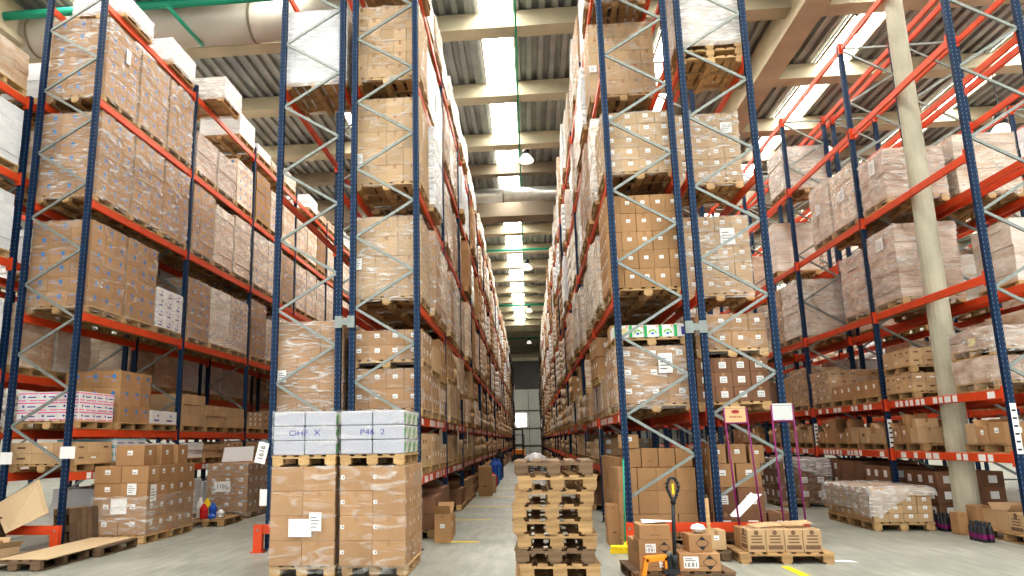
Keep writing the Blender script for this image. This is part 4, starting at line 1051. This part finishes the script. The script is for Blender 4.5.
carton(-1.42, 24.3, .003, .42, .5, .9, 'plain', 'tall carton on the aisle floor by the far dashed lines', .03)
carton(-1.36, 25.6, .003, .4, .6, .55, 'light', 'carton beyond the tall one on the aisle floor')
for i, (y, key, h) in enumerate(((29, 'red', .5), (30.2, 'blue_plastic', 1.0), (31, 'cyan', .8), (34, 'blue_plastic', .9), (36, 'dark', 1.3))):
    b = MB(); b.lathe([(.001, 0), (.17, 0), (.18, h * .75), (.08, h * .9), (.07, h), (.001, h)], key, 12)
    ob('drum', b, (-1.42, y, 0), label='%s drum standing at the aisle edge, %s drum from the nearest' % ({'red': 'red', 'blue_plastic': 'blue', 'cyan': 'cyan', 'dark': 'black'}[key], ORD[i]), cat='drum')
# hanging sheets and papers on the first low bay of the aisle rack
for i, (x, y, z, w, h, r_) in enumerate(((-1.66, 14.3, 1.5, .45, .38, .5), (-1.70, 18.2, 1.4, .3, .5, .1), (-1.70, 21.0, 1.45, .25, .5, 0), (1.42, 15.8, 1.3, .06, .6, 0), (1.42, 19.3, 1.3, .06, .6, 0))):
    b = MB(); b.quad((0, -w / 2, 0), (0, w / 2, .02), (.02, w / 2 + .03, h), (.0, -w / 2 + .05, h + .03), 'paper'); ob('hanging_sheet', b, (x, y, z), rot=(0, 0, r_ * .6), label='white sheet hanging under the second beams, %s along the aisle' % ORD[i], cat='paper')

# ------------------------------------------------------------------ loads standing in the aisle before the column rack
def drape(e, W, L, z, drops, seed):
    """thin film sheet lying over the top and hanging irregularly on the sides"""
    rr = random.Random(seed); N = 26; b = MB(); mg = .28
    for i in range(N + 1):
        for j in range(N + 1):
            u = -W / 2 - mg + (W + 2 * mg) * i / N; v = -L / 2 - mg + (L + 2 * mg) * j / N
            ox = max(0, abs(u) - W / 2); oy = max(0, abs(v) - L / 2); o = max(ox, oy)
            k = drops(math.atan2(v / L, u / W))
            x = max(-W / 2 - .025, min(W / 2 + .025, u)) + (math.copysign(.02 + .03 * abs(math.sin(v * 11)), u) if ox > 0 else 0)
            y = max(-L / 2 - .025, min(L / 2 + .025, v)) + (math.copysign(.02 + .03 * abs(math.sin(u * 13 + 1)), v) if oy > 0 else 0)
            b.v.append((x, y, z + .012 + .018 * abs(math.sin(u * 9) * math.cos(v * 7)) - o * k))
    q = b.mi('wrap_white')
    for i in range(N):
        for j in range(N):
            a = i * (N + 1) + j; b.f.append((a, a + N + 1, a + N + 2, a + 1)); b.m.append(q)
    ob('film_sheet', b.mesh('film_sheet', True), parent=e)
e = load(6.52, 15.6, 0, 1.0, 2.1, .585, 'lightlabel', 'low long carton load with a loose film sheet thrown over it, in the wide aisle', n=(4, 7, 4), wrap=None, near=2, pal=False, jit=.008)
for o in list(e.children): o.location.z += .146
for k in (-.55, .55): ob('pallet', pallet_mesh(1.02, .98), (0, k, 0), parent=e)
drape(e, 1.02, 2.1, .74, lambda a: .55 + 1.0 * max(0, math.cos(a - 2.9)) + .9 * max(0, math.cos((a + 2.2) * 2)), 3)
e = load(6.53, 20.0, 0, 1.12, 1.25, .98, 'brownlabel', 'dark labelled carton load with torn film, in the wide aisle beyond the magenta stands', n=(3, 3, 3), wrap='wrap_low', near=1, seed=3)
drape(e, 1.12, 1.25, 1.13, lambda a: .3 + 1.4 * max(0, math.cos(a + .6)), 5)
b = MB(); b.box(-.5, .5, -.35, .35, 0, .03, 'cyan'); b.box(-.03, .0, -.03, .03, .03, .4, 'cyan'); ob('floor_scraper', b, (7.8, 21.0, .15), label='turquoise handled tool lying behind the film-draped carton load', cat='tool')
thing_pallet(7.8, 21.05, 0, .8, 1.0, 'dark empty pallet under the turquoise tool', 0, True)

# goods at the foot of the column rack
thing_pallet(7.95, 13.12, 0, 1.2, 1.1, 'pallet of long cartons on the floor at the foot of the column rack')
for i in range(3): carton(7.72 + i * .02, 12.85 + i * .42, .146, .66, .36, .30, 'longbox' if i == 0 else 'light', 'long light carton, %s from the guard at the column rack foot' % ORD[i], .03 * i, open_=(i == 1))
carton(7.45, 13.92, .003, .25, .3, .48, 'plain', 'upright kraft carton beside the black bottles'); carton(7.18, 14.05, .003, .16, .25, .36, 'plain', 'narrow kraft carton between the two groups of black bottles')
def bottle(x, y, i, g):
    e = ob('bottle', BOT, (x, y, 0), R.uniform(0, 3), label='black bottle with a pink band, %s group, number %s from the aisle' % (g, ORD[i]), cat='bottle', group='black bottles at the column rack foot, ' + g + ' group')
    ob('cap', CAP, parent=e); ob('bottle_band', BAND, parent=e)
b = MB(); b.lathe([(.001, 0), (.042, 0), (.044, .02), (.044, .2), (.03, .24), (.018, .26), (.018, .27), (.001, .27)], 'dark', 12); BOT = b.mesh('bottle', True)
b = MB(); b.lathe([(.02, .255), (.022, .26), (.022, .3), (.001, .3)], 'dark', 10); CAP = b.mesh('cap', True)
b = MB(); b.lathe([(.0455, .05), (.0455, .12)], 'magenta', 12); BAND = b.mesh('bottle_band', True)
for i in range(8): bottle(6.98 + (i % 2) * .095 + .0, 13.0 + (i // 2) * .11, i, 'nearest')
for i in range(6): bottle(7.16 + (i % 2) * .095, 14.45 + (i // 2) * .11, i, 'middle')
for i in range(6): bottle(7.3 + (i % 2) * .095, 15.1 + (i // 2) * .11, i, 'farthest')
thing_pallet(7.9, 15.55, .62, 1.1, .3, 'wooden pallet edge lying across cartons behind the column', .05) if False else None

# ------------------------------------------------------------------ floor goods by the blue-dot rack
e = load(-7.22, 14.0, 0, 1.0, 1.9, 1.18, 'label', 'kraft carton load with loose film and big white sheets beside the board-covered pallets', n=(2, 5, 4), wrap=None, near=2, pal=False, jit=.012,
         sheets=((.0, -.965, .36, .30, .26, 'f', 'paper', False), (.22, -.967, .68, .17, .2, 'f'), (.515, -.75, .55, .22, .3, 'r')))
for o in list(e.children): o.location.z += .146
for k in (-.5, .5): ob('pallet', pallet_mesh(1.0, .95), (0, k, 0), parent=e)
ob('stretch_wrap', wrap_mesh(1.02, 1.92, .80, 'wrap', 1, False, .16), parent=e)
for i in range(3): carton(-7.10 + i * .05, 13.3 + i * .55, 1.33, .52, .46, .36, 'label', 'carton on top of the film-tied load, %s from the front' % ORD[i], .03, i, 'top cartons of the film-tied load')
thing_pallet(-7.16, 10.85, 0, .8, 1.2, 'nearer pallet under the beige fibreboard sheet', .0, True); thing_pallet(-7.05, 12.12, 0, .8, 1.2, 'farther pallet under the beige fibreboard sheet', .04, True)
b = MB(); b.box(-.36, .36, -1.2, 1.2, 0, .012, 'board'); ob('fibreboard_sheet', b, (-7.08, 11.5, .146), .03, label='beige fibreboard sheet laid along two floor pallets', cat='board')
# leaning board
b = MB(); P4 = [(-8.77, 11.95, .75), (-8.38, 11.75, .33), (-7.81, 11.95, .63), (-8.07, 12.02, 1.16)]
b.poly(P4, 'board'); b.poly([(p[0], p[1] + .015, p[2]) for p in P4[::-1]], 'board')
for i in range(4): p, q = P4[i], P4[(i + 1) % 4]; b.quad(p, (p[0], p[1] + .015, p[2]), (q[0], q[1] + .015, q[2]), q, 'board')
ob('leaning_board', b, label='square beige board propped askew on the orange guard', cat='board')
for i in range(2):
    e = thing_pallet(-7.86 + i * .16, 12.75, .0, .6, .64, 'half pallet standing on edge beside the orange guard, %s of two' % ORD[i], 0, i == 1); e.rotation_euler = (math.pi / 2 - .10, 0, 1.35); e.location = (-7.95 + i * .19, 12.72, .325)
for i in range(4): thing_pallet(-8.95, 11.4, i * .145, .8, 1.2, 'pallet of the low stack beside the leaning board, %s up' % ORD[i], 0, True)
for i, (x, y, rz) in enumerate(((-8.25, 11.35, .4), (-7.95, 11.15, 1.1), (-8.35, 10.7, -.3))):
    carton(x, y, .003, .32, .3, .2, 'light', 'torn open carton on the floor by the leaning board, %s of three' % ORD[i], rz, i, open_=True)
# cleaning goods and pallet beyond
thing_pallet(-6.85, 16.4, 0, .8, 1.2, 'low pallet of cleaning goods behind the film-tied load', .05)
for i, (x, y, k, h) in enumerate(((-6.75, 15.95, 'blue_plastic', .1), (-6.95, 16.0, 'red', .3), (-7.1, 16.15, 'white_plastic', .42), (-6.7, 16.3, 'white_plastic', .16), (-6.9, 16.35, 'blue_plastic', .3), (-7.1, 16.5, 'yellow', .38))):
    b = MB(); b.lathe([(.001, 0), (.08, 0), (.09, h * .6), (.05, h * .85), (.025, h), (.001, h)], k, 10); ob('bottle', b, (x, y, .146), label='%s bottle on the cleaning goods pallet, %s placed' % ({'blue_plastic': 'blue', 'red': 'red', 'white_plastic': 'white', 'yellow': 'yellow'}[k], ORD[i]), cat='bottle')
load(-7.03, 18.15, 0, .98, 1.45, 1.1, 'label', 'tall film-wrapped carton load numbered on a white card, beyond the film-tied load', n=(3, 4, 4), wrap='wrap', near=1, seed=2)
t = text_mesh('1101', .13, 'ink'); b = MB(); b.box(-.2, .2, -.004, 0, -.12, .12, 'paper'); o = ob('number_card', b, (-7.15, 17.405, .72), label='white card numbered 1101 on the tall wrapped load', cat='sign'); ob('lettering', t, (0, -.008, 0), parent=o, rot=(math.pi / 2, 0, 0))
b = MB(); b.quad((-.38, 0, 0), (.38, 0, .02), (.4, .05, .36), (-.35, .08, .34), 'paper'); ob('white_panel', b, (-6.95, 17.75, 1.27), label='blank white panel standing on the tall numbered load', cat='panel')
t = text_mesh('1616', .12, 'ink'); b = MB(); b.box(-.09, .09, -.004, 0, -.17, .17, 'paper'); o = ob('number_card', b, (-4.36, 12.2, 1.53), rot=(0, .22, 0), label='white card numbered 1616 hung beside the half-empty rack upright', cat='sign'); ob('lettering', t, (0, -.008, 0), parent=o, rot=(math.pi / 2, 0, 0)).rotation_euler = (math.pi / 2, math.pi / 2 * -1, 0)
for x, y, z, w, h, l_ in ((-4.33, 12.25, .82, .12, .26, 'small white paper low on the half-empty rack upright'), (-7.76, 12.252, 1.58, .27, .2, 'white location card on the nearest upright of the blue-dot rack'), (-8.86, 12.252, 1.5, .22, .2, 'white location card on the outer upright of the blue-dot rack')):
    b = MB(); b.box(-w / 2, w / 2, -.004, 0, -h / 2, h / 2, 'paper'); ob('location_card', b, (x, y - .0, z), label=l_, cat='sign')

# ------------------------------------------------------------------ far end: forklift and waste
e = empty('forklift', (-.9, 62, 0), 'small forklift with a tall mast at the far end of the central aisle', 'forklift')
for s_ in (-.35, .35):
    b = MB(); b.box(s_ - .06, s_ + .06, -.06, .06, 0, 2.6, 'dark'); ob('mast', b, parent=e)
    b = MB(); b.box(s_ - .05, s_ + .05, -1.1, 0, .08, .12, 'dark'); ob('fork', b, parent=e)
b = MB(); b.box(-.35, .35, -.05, .05, 2.5, 2.62, 'dark'); b.box(-.35, .35, -.05, .05, 1.3, 1.4, 'dark'); b.box(-.4, .4, -.1, -.05, .1, .6, 'dark'); ob('carriage', b, parent=e)
b = MB(); b.cbox(-.5, .5, .2, 2.0, .2, 1.0, 'jack_orange', .05); ob('body', b, parent=e)
b = MB(); 
for x in (-.45, .45):
    for y in (.3, 1.7): b.box(x - .03, x + .03, y - .03, y + .03, 1.0, 2.1, 'dark')
b.box(-.5, .5, .25, 1.75, 2.1, 2.16, 'dark'); ob('overhead_guard', b, parent=e)
for x in (-.5, .5):
    for y in (.4, 1.7): b = MB(); b.tube((x - .1, y, .28), (x + .1, y, .28), .28, 'dark', 14); ob('wheel', b, parent=e)
b = MB(); b.lathe([(.001, 0), (.8, .02), (.9, .25), (.6, .6), (.25, .8), (.001, .85)], 'white_plastic', 14); ob('waste_bag', b, (.3, 44, .15), label='white waste bag heaped on a far pallet in the central aisle', cat='bag')
thing_pallet(.3, 44, 0, 1.2, 1.2, 'far pallet under the white waste bag', 0, True)
for i in range(3): thing_pallet(-.1, 40 , i * .145, 1.2, .8, 'far dark pallet in the aisle, %s up' % ORD[i], 0, True)

# ------------------------------------------------------------------ the many distant loads of the long racks as one object
def merge(acc):
    tot_v = sum(len(a[1].vertices) for a in acc); V = np.empty((tot_v, 3), np.float32); mats = []; LI = []; LS = []; MI = []; vo = 0; cache = {}
    for mw, me in acc:
        if me.name not in cache:
            nv = len(me.vertices); co = np.empty(nv * 3, np.float32); me.vertices.foreach_get('co', co)
            nl = len(me.loops); li = np.empty(nl, np.int32); me.loops.foreach_get('vertex_index', li)
            n_p = len(me.polygons); lt = np.empty(n_p, np.int32); me.polygons.foreach_get('loop_total', lt); mi_ = np.empty(n_p, np.int32); me.polygons.foreach_get('material_index', mi_)
            mp = []
            for m_ in me.materials:
                if m_ not in mats: mats.append(m_)
                mp.append(mats.index(m_))
            cache[me.name] = (co.reshape(-1, 3), li, lt, np.array(mp, np.int32)[mi_])
        co, li, lt, mi_ = cache[me.name]
        V[vo:vo + len(co)] = co @ np.array(mw, np.float32)[:3, :3].T + np.array(mw.translation, np.float32); LI.append(li + vo); LS.append(lt); MI.append(mi_); vo += len(co)
    LI = np.concatenate(LI); LS = np.concatenate(LS); MI = np.concatenate(MI)
    me = bpy.data.meshes.new('distant_load'); me.vertices.add(len(V)); me.vertices.foreach_set('co', V.ravel()); me.loops.add(len(LI)); me.loops.foreach_set('vertex_index', LI)
    me.polygons.add(len(LS)); st = np.concatenate(([0], np.cumsum(LS)[:-1])).astype(np.int32); me.polygons.foreach_set('loop_start', st); me.polygons.foreach_set('material_index', MI)
    for m_ in mats: me.materials.append(m_)
    me.update(calc_edges=True); me.validate()
    return me
# keep the 300 loads that show largest as objects, hand the rest to the distant mass
bpy.context.view_layer.update(); dg = bpy.context.evaluated_depsgraph_get(); cnt = {}
NX, NY = 160, 90
import time as _t; _t0 = _t.time()
for i in range(NX):
    for j in range(NY):
        px = (i + .5) * 1024 / NX; py = (j + .5) * 576 / NY
        d = (f2 * f_px + r3 * (px - cx) - u3 * (py - 288)).normalized()
        hit, lo, no, ix, o, mm = scene.ray_cast(dg, Vector((0, 0, cam_h)), d, distance=140)
        if hit:
            while o.parent: o = o.parent
            cnt[o.name] = cnt.get(o.name, 0) + 1
print('cast', _t.time() - _t0)
loads = [o for o in C.objects if o.parent is None and o.name.startswith('pallet_load')]
loads.sort(key=lambda o: -cnt.get(o.name, 0))
print('loads seen', sum(1 for o in loads if cnt.get(o.name, 0)), 'of', len(loads), 'min kept', cnt.get(loads[min(len(loads), 295) - 1].name, 0))
doomed = []
for o in loads[295:]:
    for ch in list(o.children):
        if not ch.name.startswith(('stretch_wrap', 'carton_core')): stuff_acc.append((ch.matrix_world.copy(), ch.data))
        doomed.append(ch)
    doomed.append(o)
bpy.data.batch_remove(doomed)
print('rm', _t.time() - _t0)
me = merge(stuff_acc)
print('merge', _t.time() - _t0)
ob('distant_pallet_loads', me, label='dense far pallet loads filling the distant bays of all the long racks', cat='pallet loads', kind='stuff')
print('LOADS', N_LOAD, 'STUFF', len(stuff_acc), 'faces', len(me.polygons), 'objs', len(bpy.data.objects))

# ------------------------------------------------------------------ light
w = bpy.data.worlds.new('world'); scene.world = w; w.use_nodes = True
w.node_tree.nodes['Background'].inputs[0].default_value = (0.93, 0.97, 1.0, 1); w.node_tree.nodes['Background'].inputs[1].default_value = 1.9
def area(name, loc, rot, sx, sy, power, col=(1, 1, 1)):
    l = bpy.data.lights.new(name, 'AREA'); l.shape = 'RECTANGLE'; l.size = sx; l.size_y = sy; l.energy = power; l.color = col
    o = bpy.data.objects.new(name, l); C.objects.link(o); o.location = loc; o.rotation_euler = rot; return o

for i, x in enumerate((-9, 0, 9)):  # added unseen lights, only there to brighten the far end wall
    o = area('end_wall_fill', (x, 96, 8.2), (math.radians(62), 0, 0), 3, .4, 220, (1, .97, .9))
